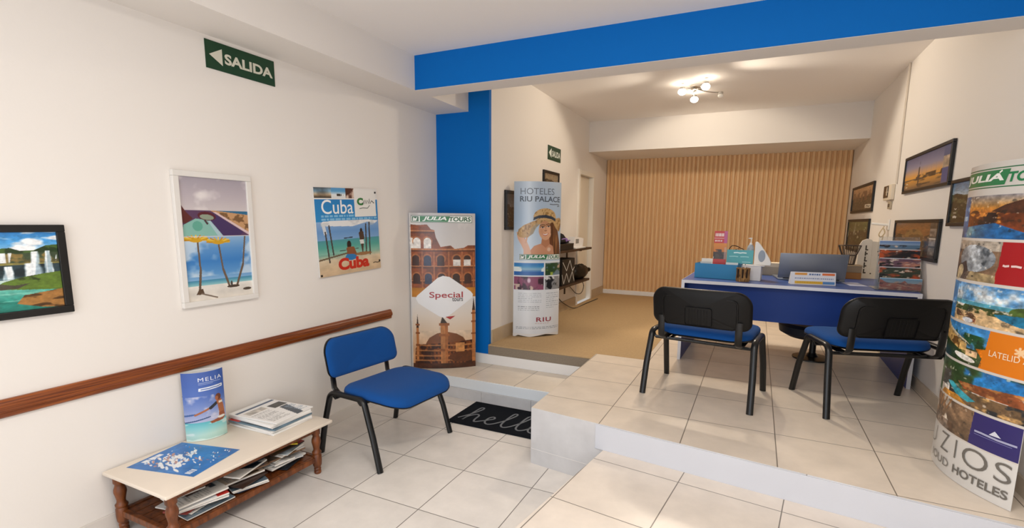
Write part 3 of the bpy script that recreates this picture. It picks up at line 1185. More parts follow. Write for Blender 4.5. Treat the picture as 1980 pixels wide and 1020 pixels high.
for u, w, v0, v1 in ((.10, .05, .40, .58), (.30, .04, .41, .58), (.47, .05, .39, .58), (.675, .028, .36, .57), (.825, .052, .40, .60), (.845, .026, .60, .745), (.925, .018, .60, .75), (.925, .028, .42, .60)):
    wob = (c.noise(9, 14, 37) - .5) * .018
    d = np.abs(c.U + wob - u) / (w * (1 + .35 * np.clip((v1 - c.V) / (v1 - v0 + 1e-6), 0, 1)))
    q = np.clip((1 - d) / .35, 0, 1) * ((c.V > v0) & (c.V < v1))
    c.fill(q, '#b5ccd8', .9)
    c.fill(q * np.clip((c.noise(46, 2.5, 39, 2) - .45) / .15, 0, 1), '#f4f8f9', .95)
c.fill(np.clip(1 - np.abs(c.V - .40) / .05, 0, 1) * (c.U < .8), '#8fb0b4', .55)
c.grad(0, 0, 1, .40, ['#1f7a6c', '#2b8f80', '#5fb3a2', '#cfe4dc'])
c.blend(c.V < .38, '#8fd0bd', 0.62, 6, 22, 6, 0.08, 0.6)
c.blend(c.V < .26, '#0f5a4e', 0.60, 5, 14, 16, 0.1, 0.6)
c.ell(.2, .385, .5, .03, '#e3eee9', 0.7, soft=0.8)
c.poly([(.56, .30), (.64, .38), (.75, .43), (.88, .46), (1, .48), (1, .24), (.75, .27)], '#5f7a2c')
c.blend(c.pmask([(.56, .30), (.64, .38), (.75, .43), (.88, .46), (1, .48), (1, .24), (.75, .27)]), '#2f3f18', 0.52, 10, 14, 9, 0.1)
c.poly([(.56, .30), (.62, .36), (.70, .33), (.80, .35), (.72, .29), (.62, .285)], '#4a4738')
c.poly([(.70, .10), (.75, .20), (.86, .22), (1, .25), (1, .0), (.85, .03)], '#a5743d')
c.blend(c.pmask([(.70, .10), (.75, .20), (.86, .22), (1, .25), (1, .0), (.85, .03)]), '#4f3418', 0.55, 8, 16, 12, 0.1)
c.mottle(ALL(c), .16, 40, 40, 81)
framed('framed_picture', 'black-framed waterfall picture at the left end of the left wall', 'L', 0.0, -1.00, -0.438, 1.077, 1.453, 0.030, 0.022, BLKF, c)

# white frame: beach drive above, palms below
c = Cv(200, 340, 0.56, '#b7adb6')
c.grad(0, .72, 1, 1, ['#cfc6c6', '#b9afb6', '#a49ca6'])
c.blend(c.V > .74, '#efe9e6', 0.52, 3, 7, 21, 0.2, 0.8)
c.rect(.35, .705, 1, .735, '#2f6a8e')
c.poly([(0, .735), (.35, .735), (1, .60), (1, .705), (.5, .735)], '#c19468')
c.poly([(.42, .73), (1, .70), (1, .55), (.9, .56)], '#c4976c')
c.blend(c.pmask([(.42, .73), (1, .70), (1, .55), (.9, .56)]), '#7a5838', 0.62, 8, 18, 3, 0.06)
c.poly([(0, .735), (.42, .735), (.98, .55), (1, .53), (.0, .53)], '#5a3d5c')
c.poly([(.30, .66), (.45, .72), (.9, .56), (.85, .53), (.55, .53)], '#46335f')
c.poly([(.45, .725), (.50, .725), (1.0, .555), (1.0, .53)], '#d8bfc0')
c.poly([(0, .53), (.03, .62), (.2, .67), (.36, .66), (.52, .53)], '#86b9ad')
c.blend(c.pmask([(0, .53), (.03, .62), (.2, .67), (.36, .66), (.52, .53)]), '#c7e2da', 0.55, 4, 6, 8, 0.2)
c.poly([(.36, .66), (.40, .66), (.58, .53), (.50, .53)], '#a9c4cc')
c.poly([(0, .64), (0, .79), (.08, .72), (.16, .67), (.06, .63)], '#5d2a26')
c.ell(.36, .69, .13, .035, '#5a1f28', rot=-.12)
c.ell(.36, .682, .10, .022, '#8e9a86', rot=-.12)
c.line([(.33, .655), (.36, .63)], .008, '#4b3138')
c.ell(.22, .61, .07, .04, '#58a08c', .8)
c.grad(0, 0.12, 1, .525, ['#a9c8e0', '#5f97cd', '#3f7fc2', '#5d93cb', '#8fb3d6'])
c.blend(c.mask(0, .2, 1, .525), '#dfe8ee', 0.60, 3, 7, 17, 0.15, 0.7)
c.grad(0, .12, 1, .17, ['#9fd0cf', '#3f86a8'])
c.grad(0, 0, 1, .125, ['#e6ded2', '#dcd6cc', '#eee9e0'])
c.mottle(c.V < .125, 0.08, 8, 16, 5)
for pts in ([(.17, .06), (.21, .25), (.20, .48)], [(.62, .10), (.54, .25), (.50, .46)], [(.74, .10), (.86, .28), (.92, .52)]):
    for (a, b), w in zip(zip(pts[:-1], pts[1:]), (.0095, .007)):
        c.line([a, b], w, '#6d5a49')
c.poly([(.12, .055), (.17, .10), (.22, .10), (.24, .055)], '#5a4635')
c.ell(.68, .095, .10, .012, '#4e4034')
c.line([(.2, .06), (.42, .015)], .006, '#7a6a5c')
c.ell(.9, .06, .07, .012, '#514438')
c.ell(.655, .12, .018, .022, '#4a4642')
for cu, cv_ in ((.18, .495), (.50, .475)):
    for k in range(11):
        a = math.pi * (k / 10) * 1.15 - .25
        c.line([(cu, cv_), (cu + .17 * math.cos(a), cv_ + .03 * math.sin(a) + .01)], .006, ['#d9ac2e', '#c48f1c', '#e6c24a'][k % 3])
    c.ell(cu, cv_, .09, .016, '#cf9f26')
c.rect(0, .523, 1, .527, '#e9e6e4')
framed('framed_picture', 'tall white-framed picture of a beach drive above palm trees', 'L', 0.0, 0.016, 0.447, 1.017, 1.730, 0.030, 0.024, WHF, c)

# Cuba board
c = Cv(220, 220, 1.0, '#1f86c8')
c.grad(0, .62, .62, .87, ['#1f8ccd', '#1a7fc2'])
c.rect(0, .87, 1, 1, '#e8e6e2')
c.grad(0, .885, .25, 1, ['#30261c', '#c0a98a', '#6f95ad', '#54606a'])
c.mottle(c.mask(0, .885, .25, 1), .5, 8, 10, 3)
c.grad(.25, .885, .47, 1, ['#dfe2e2', '#e9ecec', '#5aa0cf', '#4c93c8'])
c.blend(c.mask(.33, .905, .45, .935), '#2b2b2b', .55, 20, 12, 4, .05)
c.rect(.47, .885, .60, 1, '#4a241a')
c.blend(c.mask(.47, .885, .60, 1), '#d9c2b0', .6, 10, 10, 6, .1)
c.dashes(.08, .625, .98, .70, 2, '#9fcdea', 3, .6)
c.grad(0, 0, 1, .62, ['#d3b794', '#d9bf9b', '#d9c6a8', '#69b1a2', '#5aa8b8', '#7fb0d8', '#6fa6d6', '#8fb4dc'])
c.mottle(c.V < .3, .10, 9, 20, 6)
c.grad(0, .25, 1, .41, ['#8ac0ac', '#55a79b', '#4a96a0'])
c.grad(0, .41, 1, .60, ['#7fa9d6', '#6a9ad0', '#88abd6'])
c.line([(.40, .42), (.53, .425)], .006, '#2b3b44')
c.poly([(.06, .60), (.14, .57), (.55, .555), (.80, .60), (.93, .575), (.99, .61), (.8, .63), (.1, .625)], '#e9eaea')
c.blend(c.mask(.06, .54, .98, .63), '#c4c9cc', .6, 8, 12, 9, .1, .6)
c.poly([(.07, .60), (.12, .58), (.145, .48), (.10, .47)], '#d5dade')
for a, b in (((.12, .50), (.155, .16)), ((.18, .57), (.22, .24)), ((.77, .57), (.755, .24)), ((.83, .59), (.82, .2))):
    c.line([a, b], .011, '#47413c')
c.line([(0, .19), (.5, .25)], .009, '#6d5a43')
c.line([(.32, .275), (.62, .285)], .004, '#3a3a36')
c.ell(.47, .34, .035, .048, '#2a1c16')
c.poly([(.42, .30), (.45, .315), (.55, .31), (.59, .22), (.57, .19), (.44, .19)], '#8a5433')
c.poly([(.40, .20), (.43, .23), (.57, .22), (.60, .17), (.5, .15), (.38, .165)], '#2f7bb8')
c.ell(.685, .50, .022, .026, '#2e2019')
c.poly([(.64, .47), (.66, .485), (.72, .485), (.735, .40), (.71, .37), (.66, .37)], '#4f3a2c')
c.poly([(.65, .385), (.72, .385), (.725, .33), (.66, .33)], '#e0e0dc')
c.poly([(.665, .335), (.715, .335), (.70, .23), (.685, .23)], '#4f3a2c')
c.ell(.70, .215, .15, .02, '#9a6236', .8)
c.rect(.60, .665, .97, .985, '#edebe6')
over = [T('Cuba', .09, .705, .575, .865, '#f4f6f6', 0.005), T('Cuba', .28, .045, .79, .19, '#c9301d', 0.05),
        T('C', .645, .80, .75, .89, '#2f7a3a', .06), STROKE([(.745, .81), (.76, .86), (.77, .815), (.785, .865), (.80, .82), (.82, .86), (.84, .82), (.86, .88), (.87, .82), (.90, .855), (.94, .825)], .012, '#3d4a44'),
        STROKE([(.68, .76), (.74, .77), (.82, .765), (.86, .80)], .008, '#4d5a52'),
        STROKE([(.86, .08), (.9, .086), (.94, .078), (.985, .082)], .012, '#6a5a48')]
t = thing('travel_board', 'square mounted Cuba beach poster on the left wall', 'poster', (0.0, 0.926, 1.090), 0)
t.rotation_euler = (math.radians(2.3), 0, 0)
m = MB()
m.box(0.001, 0.016, 0, 0.612, 0, 0.612, bevel=0.002)
m.build('board', mat('board_edge', '#d9d5cf', 0.6), t)
sheet('print', c, flat((0.0166, 0, 0), (0, 0.612, 0), (0, 0, 0.612), (1, 0, 0)), over, t, print_mat('glazed_print', 0.25, 0.5))
m = MB()
for yy, zz in ((0.012, 0.012), (0.60, 0.06), (0.592, 0.585)):
    m = MB()
    m.box(0.0164, 0.0205, yy - 0.007, yy + 0.007, zz - 0.007, zz + 0.007, bevel=0.001)
    m.build('corner_clip', mat('dark_clip', '#1d1b1a', 0.4), t)


def logo(u0, v0, u1, v1, split=.60, iconw=.13):
    """white bar, dark icon, slanted green block with white italics, then green letters"""
    h = v1 - v0
    w = u1 - u0
    L = [P([(u0, v0), (u1, v0), (u1, v1), (u0, v1)], '#1f5a3a'),
         P([(u0 + w * .008, v0 + h * .07), (u1 - w * .008, v0 + h * .07), (u1 - w * .008, v1 - h * .07), (u0 + w * .008, v1 - h * .07)], '#f0f2ee')]
    gx0 = u0 + w * (.02 + iconw)
    if iconw:
        L += [P([(u0 + w * .02, v0 + h * .14), (u0 + w * iconw, v0 + h * .14), (u0 + w * iconw, v1 - h * .14), (u0 + w * .02, v1 - h * .14)], '#3f6a52'),
              P([(u0 + w * .03, v0 + h * .2), (u0 + w * .09, v0 + h * .25), (u0 + w * .11, v1 - h * .2), (u0 + w * .075, v1 - h * .45), (u0 + w * .04, v1 - h * .25)], '#eef0ec')]
    L += [P([(gx0, v0 + h * .1), (u0 + w * split, v0 + h * .1), (u0 + w * (split + .035), v1 - h * .1), (gx0, v1 - h * .1)], '#2f7a4a')]
    return L, gx0


# leaning tower in the corner: amphitheatre above, domes below
c = Cv(260, 600, .36, '#c9c2bd')
c.grad(0, .5, 1, 1, ['#d9d3cd', '#cfcac6', '#bdb9b8'])
c.blend(c.V > .7, '#e6e1dc', .55, 3, 4, 3, .2, .7)
col_ = [(0, .93), (.15, .925), (.27, .93), (.33, .90), (.38, .895), (.40, .85), (.47, .79), (.62, .80), (.68, .778), (.82, .785), (.88, .80), (1, .80), (1, .48), (0, .48)]
c.poly(col_, '#84431f')
cm = c.pmask(col_)
c.mottle(cm, .35, 10, 22, 4)
for v in (.88, .765, .66, .565):
    c.fill(cm & (abs(c.V - v) < .006), '#5a2c16', .8)
    c.fill(cm & (abs(c.V - v - .010) < .004), '#c98a58', .7)
for row, (v0, hgt, us) in enumerate(((.80, .05, (.02, .115, .275)), (.69, .05, (.09, .27, .47, .71, .87)), (.575, .05, (.10, .28, .48, .70, .88)))):
    for k, u in enumerate(us):
        q = c.mask(u - .055, v0 - .02, u + .055, v0 + hgt * .55) | (c.emask(u, v0 + hgt * .5, .055, .022) <= 1)
        colr = '#e8e2da' if row == 0 else ['#3a1a10', '#2a2f4a', '#3a1a10', '#d9d2ca', '#d9d2ca'][k] if row == 1 else ['#3a1a10', '#2a2f4a', '#30160d', '#30160d', '#3a1a10'][k]
        ring = (c.emask(u, v0 + hgt * .5, .075, .032) <= 1) & (c.V > v0)
        c.fill(ring, '#b5713f', .7)
        c.fill(q, colr)
        if row == 1 and k > 2:
            c.fill((c.emask(u, v0 + hgt * .5, .055, .022) <= 1) & (c.V > v0 + .02), '#3a1a10')
for u in (.19, .37, .59, .79, .97):
    c.rect(u - .012, .50, u + .012, .76, '#a8653a', .8)
c.rect(0, .47, 1, .53, '#c07c1f')
c.mottle(c.mask(0, .47, 1, .53), .3, 6, 9, 2)
c.grad(0, 0, 1, .47, ['#c98a52', '#d3a57c', '#dcc3a8', '#dfd3c6', '#d8d6d4'])
c.rect(0, .40, .07, .47, '#d9d4cf', .6)
c.poly([(.23, .17), (.28, .205), (.40, .235), (.55, .245), (.70, .23), (.80, .205), (.84, .18), (.84, .12), (.2, .12)], '#7a4a2c')
c.mottle(c.V < .25, .12, 14, 24, 8)
c.poly([(.10, .16), (.30, .165), (.95, .185), (1, .16), (1, 0), (.05, 0), (.06, .13)], '#7c421c')
bm_ = c.pmask([(.10, .16), (.30, .165), (.95, .185), (1, .16), (1, 0), (.05, 0), (.06, .13)])
c.blend(bm_, '#3c1a0c', .50, 9, 20, 6, .08)
for v in (.155, .12, .085, .055):
    c.fill(bm_ & (abs(c.V - v) < .004), '#c98a52', .7)
    for k in range(16):
        c.ell(.1 + k * .058, v - .015, .014, .008, '#2c140a', .8)
c.rect(.68, .11, .82, .17, '#c78950')
c.ell(.80, .075, .22, .035, '#5e3218')
for u, w, b, top, mid in ((.10, .028, .05, .36, .23), (.97, .035, .04, .47, .30)):
    c.rect(u - w * .7, b, u + w * .7, top - .08, '#b8743f')
    c.poly([(u - w * .7, top - .09), (u + w * .7, top - .09), (u, top)], '#3a2218')
    for v in (mid, mid - .08, mid + .055):
        c.rect(u - w * 1.2, v, u + w * 1.2, v + .012, '#8a4f28')
u = .51
c.rect(u - .055, 0, u + .055, .30, '#bd7c46')
c.fill((abs(c.U - u - .035) < .02) & (c.V < .30), '#8a4f28', .6)
c.poly([(u - .06, .30), (u + .05, .30), (u - .03, .345)], '#3d3026')
for v in (.115, .215, .285):
    c.rect(u - .08, v, u + .08, v + .016, '#9a5c30')
c.mottle(c.mask(u - .08, 0, u + .08, .3), .2, 20, 30, 9)
c.rect(0, 0, 1, .035, '#4a2410')
c.mottle(c.V < .035, .4, 10, 30, 1)
c.rect(0, .0, .022, 1, '#d2cfcc', .9)
dm = [(.08, .46), (.10, .478), (.42, .595), (.50, .608), (.60, .600), (.92, .505), (.96, .485), (.95, .465), (.60, .355), (.52, .335), (.44, .345), (.12, .43)]
c.poly(dm, '#e9e9ea')
c.mottle(bm_ | (cm & (c.V > .53)), .20, 30, 70, 71)
c.poly(dm, '#e9e9ea')
L, gx = logo(.03, .942, .95, .985)
over = L + [T('JULIA', .205, .950, .565, .978, '#f2f4f0', .03, .25), T('TOURS', .60, .950, .93, .978, '#1f5f3c', .03, .1),
            P([(.53, .343), (.68, .348), (.60, .325)], '#a82a2a'),
            T('Special', .29, .455, .80, .505, '#a8323a', .012), T('tours', .635, .443, .80, .468, '#3c3a40', .012)]
lens = Lens((0.012, 1.915), (0.487, 2.222), 0.045, 0.02)
t = thing('display_tower', 'lens-shaped cardboard tower of an amphitheatre and a domed skyline in the corner', 'display', (0, 0, 0))
CARD = mat('white_cardboard', '#e4e3e1', 0.55)
lens.shell(Z1 + 0.001, 1.555).build('cardboard_wrap', CARD, t, smooth=True, ang=30)
sheet('printed_front', c, lens.fmap(Z1 + 0.002, 1.554), over, t, print_mat('laminated_print', 0.3, 0.1), asp=.40, cut=.04)

# resort tower by the office wall
c = Cv(220, 620, .36, '#c5d2dd')
c.grad(0, .3, 1, 1, ['#cfdbe6', '#c2d2e2', '#a9bfd6', '#b4c3d3'])
c.fill(np.clip(1 - abs(c.U - .30) / .16, 0, 1), '#dfe8f0', .5)
# hair behind, shoulders, arm, hat and smiling face
c.poly([(.66, .74), (.80, .75), (.90, .70), (.97, .60), (1, .51), (.74, .51), (.68, .60)], '#6a3c1e')
c.poly([(.30, .51), (.33, .56), (.40, .588), (.50, .60), (.56, .605), (.68, .605), (.80, .585), (.90, .56), (.95, .51)], '#c99170')
c.blend(c.pmask([(.30, .51), (.33, .56), (.40, .588), (.50, .60), (.56, .605), (.68, .605), (.80, .585), (.90, .56), (.95, .51)]), '#b07651', .5, 5, 7, 41, .3, .6)
c.poly([(.535, .60), (.55, .645), (.70, .65), (.715, .60), (.63, .575)], '#b57b58')
c.poly([(.20, .51), (.20, .56), (.15, .595), (.09, .628), (.065, .655), (.085, .672), (.13, .668), (.20, .645), (.26, .618), (.31, .58), (.34, .545), (.34, .51)], '#dcae92')
c.ell(.145, .645, .07, .022, '#d6a486', rot=-.5)
for k in range(4):
    c.line([(.16 + k * .012, .622 + k * .002), (.075 + k * .045, .672 - k * .002)], .0062, '#dcae92')
    c.line([(.178 + k * .012, .624 + k * .002), (.098 + k * .045, .671 - k * .002)], .0014, '#a9745a')
c.line([(.24, .61), (.27, .655)], .006, '#d6a486')
brimp = [(.07, .660), (.10, .695), (.20, .722), (.36, .745), (.46, .758), (.62, .768), (.82, .765), (.95, .772), (.995, .758), (.99, .715), (.95, .68), (.90, .69), (.80, .722), (.66, .738), (.50, .728), (.42, .705), (.36, .665), (.28, .642), (.18, .640), (.11, .645)]
c.poly(brimp, '#bd9865')
brim = c.pmask(brimp)
c.blend(brim, '#7f5c32', .54, 30, 60, 7, .12, .7)
c.blend(brim, '#e0c595', .60, 26, 50, 8, .12, .6)
c.poly([(.30, .648), (.38, .668), (.44, .708), (.50, .728), (.44, .735), (.34, .70)], '#9a9282', .7)
c.fill((c.emask(.615, .775, .235, .056) <= 1) & (c.V > .757), '#c9a570')
crown = (c.emask(.615, .775, .235, .056) <= 1) & (c.V > .757)
c.blend(crown, '#86642f', .52, 40, 70, 9, .1, .8)
c.poly([(.375, .752), (.385, .772), (.48, .785), (.62, .789), (.76, .779), (.845, .765), (.84, .748), (.74, .762), (.60, .770), (.47, .766)], '#2b3442')
# face
c.ell(.615, .688, .130, .062, '#d6a27e', rot=.10)
c.fill((c.emask(.615, .688, .130, .062, .10) <= 1) & (c.V > .712 + (c.U - .6) * .05), '#a9764f', .55)
c.fill(np.clip(1 - np.hypot((c.U - .685) / .10, (c.V - .682) / .045), 0, 1), '#e3b08c', .8)
c.fill(np.clip(1 - np.hypot((c.U - .535) / .07, (c.V - .685) / .035), 0, 1), '#c48862', .6)
for eu, ev in ((.560, .708), (.685, .714)):
    c.ell(eu, ev, .034, .0042, '#e9ddd2')
    c.ell(eu, ev, .016, .0046, '#3b2618')
    c.line([(eu - .04, ev + .002), (eu, ev + .006), (eu + .04, ev + .003)], .0022, '#3f2817')
    c.line([(eu - .05, ev + .013), (eu, ev + .0175), (eu + .05, ev + .0145)], .0026, '#5e3d24')
c.line([(.628, .712), (.622, .692)], .0022, '#b98260')
c.line([(.600, .688), (.622, .685), (.645, .689)], .0026, '#9a6344')
c.poly([(.545, .6685), (.58, .666), (.62, .6655), (.66, .6685), (.69, .674), (.665, .660), (.625, .6535), (.585, .655)], '#b4544c')
c.poly([(.556, .6672), (.59, .6652), (.625, .6652), (.655, .668), (.675, .671), (.655, .6625), (.622, .6585), (.588, .6595)], '#f4ece6')
# hair in front
hp = [(.725, .738), (.78, .742), (.86, .70), (.90, .64), (.93, .56), (.94, .51), (.83, .51), (.80, .57), (.76, .62), (.735, .67)]
c.poly(hp, '#5d361b')
c.blend(c.pmask(hp), '#a56e3a', .52, 40, 6, 3, .15, .9)
c.blend(c.pmask(hp), '#37200f', .6, 46, 8, 13, .12, .8)
c.ell(.70, .565, .05, .016, '#e9d2bf', .7, soft=.7)
c.rect(0, 0, 1, .487, '#dfe4ea')
c.grad(.01, .393, .60, .476, ['#2a66a8', '#1d5fae', '#8fb8cf', '#2f86c4', '#2f78bd'])
c.blend(c.mask(.01, .42, .60, .45), '#e0ecec', .55, 8, 30, 3, .1)
c.rect(.63, .393, 1, .476, '#6d8290')
c.blend(c.mask(.63, .393, 1, .476), '#2f4a2a', .5, 6, 18, 4, .1)
c.blend(c.mask(.63, .393, 1, .43), '#9db04a', .5, 9, 20, 8, .1)
c.blend(c.mask(.63, .44, 1, .476), '#b9a08c', .55, 4, 20, 9, .1)
c.rect(.01, .298, .60, .386, '#3a2030')
c.blend(c.mask(.01, .298, .60, .386), '#8a4a6a', .5, 9, 14, 5, .1)
c.blend(c.mask(.01, .298, .60, .335), '#c9b3a8', .58, 14, 36, 6, .1)
c.ell(.31, .36, .04, .02, '#e9d6e6', .9, soft=.8)
c.rect(.63, .298, 1, .386, '#8a8d90')
c.blend(c.mask(.63, .298, 1, .386), '#202124', .55, 7, 18, 11, .06)
c.blend(c.mask(.63, .298, 1, .386), '#d9dadb', .62, 7, 16, 12, .06)
c.dashes(.1, .21, .56, .28, 6, '#9aa4ae', 2, .3, .8)
c.dashes(.66, .17, .96, .28, 8, '#9aa4ae', 6, .3, .8)
c.dashes(.1, .155, .52, .19, 3, '#7a848e', 8, .3, .9)
c.dashes(.06, .03, .97, .05, 2, '#8e98a4', 12, .5, .8)
c.dashes(.44, .068, .74, .075, 1, '#c0a8a8', 4, .8, .7)
c.fill(np.clip(1 - abs(c.U - .30) / .12, 0, 1) * (c.V < .29), '#eef2f6', .5)
L, gx = logo(.12, .497, .985, .533)
over = [T('HOTELES', .13, .918, .80, .958, '#66707e', .0), T('RIU PALACE', .12, .872, .955, .907, '#4c5664', .018),
        STROKE([(.70, .858), (.78, .856), (.86, .858), (.93, .856)], .006, '#6a7480'), STROKE([(.88, .845), (.94, .848)], .006, '#6a7480')] + L + [
        T('JULIA', .275, .503, .62, .527, '#f2f4f0', .035, .2), T('TOURS', .66, .503, .965, .527, '#2a6a48', .03, .1),
        T('RIU', .46, .082, .775, .112, '#9a3a4a', .02, spacing=1.15)]
lens = Lens((0.600, 2.765), (0.972, 3.052), 0.085, 0.05)
t = thing('display_tower', 'lens-shaped cardboard tower with a smiling woman in a straw hat on the carpet', 'display', (0, 0, 0))
lens.shell(Z3 + 0.03, 1.87).build('cardboard_wrap', CARD, t, smooth=True, ang=30)
sheet('printed_front', c, lens.fmap(Z3 + 0.031, 1.869), over, t, print_mat('laminated_print', 0.22, 0.3), asp=.33, cut=.04)
# folded feet at the bottom
m = MB()
n = 20
uu = np.linspace(0, 1, n + 1)
xf, yf = lens.arc(uu, lens.sag)
dep = [0.0 + 0.028 * (1 - abs(((u * 1.5) % 1.0) - 0.5) * 2) for u in uu]
top_, bot_ = [], []
for a, b, d, u in zip(xf, yf, dep, uu):
    p = lens.A + a * lens.t + b * lens.n
    q = lens.A + a * lens.t + (b - 0.008) * lens.n
    top_.append((m.bm.verts.new((*p, Z3 + 0.031)), m.bm.verts.new((*q, Z3 + 0.031))))
    zz = Z3 + 0.001 + (0.026 - d) * 0.9 if 0.05 < u < .95 else Z3 + 0.001
    bot_.append((m.bm.verts.new((*p, zz)), m.bm.verts.new((*q, zz))))
for k in range(n):
    for e in (0, 1):
        m.bm.faces.new((top_[k][e], top_[k + 1][e], bot_[k + 1][e], bot_[k][e]))
    m.bm.faces.new((bot_[k][0], bot_[k + 1][0], bot_[k + 1][1], bot_[k][1]))
xb, yb = lens.arc(uu, lens.back)
for sgn in (0,):
    r0 = [(lens.A + a * lens.t - b * lens.n) for a, b in zip(xb, yb)]
    va = [(m.bm.verts.new((*p, Z3 + 0.031)), m.bm.verts.new((*p, Z3 + 0.001))) for p in r0]
    for k in range(n):
        m.bm.faces.new((va[k][0], va[k + 1][0], va[k + 1][1], va[k][1]))
m.build('folded_base', CARD, t)

# beach-hotel tower in the right foreground
c = Cv(240, 760, .36, '#d3ccc4')
G = 1 / .0001
BANDS = [(.912, 1.0), (.775, .905), (.643, .768), (.512, .635), (.384, .504), (.256, .376), (.146, .248)]
c.rect(0, .905, 1, 1, '#cfcac3')
# sunset pool
v0, v1 = BANDS[1]
c.grad(.17, v0 + .055, 1, v1, ['#7a3a12', '#a85c1c', '#cf8a34', '#b79a78', '#8f8c92'])
c.mottle(c.mask(.17, v0, 1, v1), .10, 6, 14, 3)
c.poly([(.50, v0 + .082), (.62, v0 + .10), (.80, v0 + .118), (1, v0 + .125), (1, v0 + .075), (.6, v0 + .075)], '#4a2a18')
c.poly([(.18, v0 + .075), (.24, v0 + .085), (.32, v0 + .084), (.37, v0 + .076)], '#5a2f16')
c.rect(.17, v0 + .035, 1, v0 + .075, '#6a3415')
c.blend(c.mask(.17, v0 + .03, 1, v0 + .078), '#d98a35', .58, 6, 46, 4, .08)
c.blend(c.mask(.17, v0 + .03, 1, v0 + .078), '#2c140a', .62, 8, 40, 14, .08)
c.poly([(0, v0), (1, v0), (1, v0 + .005), (.80, v0 + .02), (.55, v0 + .047), (.20, v0 + .035), (0, v0 + .035)], '#1f5c94')
c.blend(c.pmask([(.12, v0 + .0), (.55, v0 + .0), (.55, v0 + .044), (.20, v0 + .035)]), '#7a9a9a', .45, 5, 20, 6, .3, .8)
c.poly([(.55, v0 + .047), (1, v0 + .045), (1, v0 + .008), (.80, v0 + .02)], '#6d3416')
c.grad(0, v0, .17, v1, ['#1d5f9c', '#2468a6', '#1f5c96'])
c.dashes(.02, v0 + .05, .15, v0 + .07, 1, '#cfe0ee', 3, .7)
# bedroom and red block
v0, v1 = BANDS[2]
c.rect(0, v0, .66, v1, '#6d5642')
c.mottle(c.mask(0, v0, .66, v1), .3, 5, 18, 7)
c.rect(0, v1 - .03, .66, v1, '#a59a8c')
c.ell(.36, v1 - .055, .25, .042, '#8c9298')
c.blend(c.emask(.36, v1 - .055, .25, .042) <= 1, '#d3dbe2', .5, 7, 26, 5, .15)
c.blend(c.emask(.36, v1 - .055, .25, .042) <= 1, '#4a525a', .62, 8, 30, 9, .1)
c.poly([(0, v0 + .05), (.10, v0 + .045), (.25, v0 + .06), (.3, v0 + .03), (.1, v0), (0, v0)], '#3a2418')
c.ell(.13, v0 + .022, .09, .022, '#c9b489', rot=.5)
c.poly([(.28, v0), (.34, v0 + .03), (.63, v0 + .024), (.63, v0)], '#9a8662')
c.poly([(.63, v0), (.625, v0 + .03), (.64, v0 + .05), (.65, v1), (1, v1), (1, v0)], '#a3141a')
# beach and pool
v0, v1 = BANDS[3]
c.grad(.16, v0 + .055, 1, v1, ['#5fa2b8', '#b9cfd8', '#e3e8ea', '#cdd8e0', '#5a90c4'])
c.blend(c.mask(.16, v0 + .07, 1, v1), '#3f86c4', .55, 5, 16, 8, .12, .8)
c.rect(.16, v0 + .058, 1, v0 + .068, '#4f98ac')
c.rect(.16, v0, 1, v0 + .048, '#cfae80')
c.mottle(c.mask(.16, v0, 1, v0 + .05), .08, 8, 30, 3)
c.blend(c.mask(.16, v0 + .036, 1, v0 + .056), '#3a4a24', .42, 14, 60, 5, .1)
c.ell(.92, v0 + .056, .14, .018, '#4d6428')
c.poly([(.66, v0 + .042), (.75, v0 + .046), (1, v0 + .048), (1, v0 + .012), (.85, v0 + .018), (.72, v0 + .03)], '#1f6f92')
c.blend(c.mask(.16, v0 + .0, .5, v0 + .02), '#7a3a28', .55, 9, 50, 7, .08)
c.blend(c.mask(.2, v0 + .015, .5, v0 + .045), '#5a4230', .6, 9, 60, 9, .06)
c.ell(.40, v0 + .008, .07, .008, '#c9ccd0')
c.grad(0, v0, .16, v1, ['#2f72b0', '#3d82c0', '#4a88c0'])
c.dashes(.04, v0 + .045, .13, v0 + .055, 1, '#d6e4f0', 9, .8)
# villa and orange block
v0, v1 = BANDS[4]
c.grad(0, v0, .67, v1, ['#3a78a0', '#4a90c4', '#3f86c6'])
c.blend(c.mask(.25, v0 + .04, .67, v0 + .095), '#234a28', .42, 6, 24, 3, .1)
c.rect(.3, v0, .66, v0 + .05, '#3a4a2a')
c.blend(c.mask(.3, v0, .66, v0 + .05), '#8a7a4a', .55, 9, 36, 4, .1)
c.poly([(.0, v1), (.12, v1 - .028), (.44, v0 + .062), (.44, v0 + .04), (.1, v0 + .03), (0, v0 + .03)], '#c9a566')
c.blend(c.pmask([(.0, v1), (.12, v1 - .028), (.44, v0 + .062), (.44, v0 + .04), (.1, v0 + .03), (0, v0 + .03)]), '#6a4a22', .55, 12, 40, 8, .08)
c.poly([(0, v1 - .008), (.14, v1 - .03), (.48, v0 + .062), (.42, v0 + .072), (.12, v1 - .02)], '#e3d3b0')
c.poly([(0, v0), (.46, v0), (.44, v0 + .03), (.25, v0 + .045), (0, v0 + .06)], '#2c3f1c')
c.blend(c.pmask([(0, v0), (.46, v0), (.44, v0 + .03), (.25, v0 + .045), (0, v0 + .06)]), '#7a8a3a', .55, 10, 36, 9, .1)
c.ell(.42, v0 + .018, .14, .009, '#e9e4da', rot=-.1)
c.rect(.44, v0 + .026, .57, v0 + .045, '#d9b48a')
c.poly([(.60, v0), (.62, v0 + .03), (.55, v0 + .055), (.64, v0 + .06), (.66, v1), (1, v1), (1, v0)], '#dd7a10')
for k in range(7):
    a = k * math.pi * 2 / 7
    c.line([(.90, v0 + .076), (.90 + .035 * math.cos(a), v0 + .076 + .012 * math.sin(a))], .003, '#f0c99a')
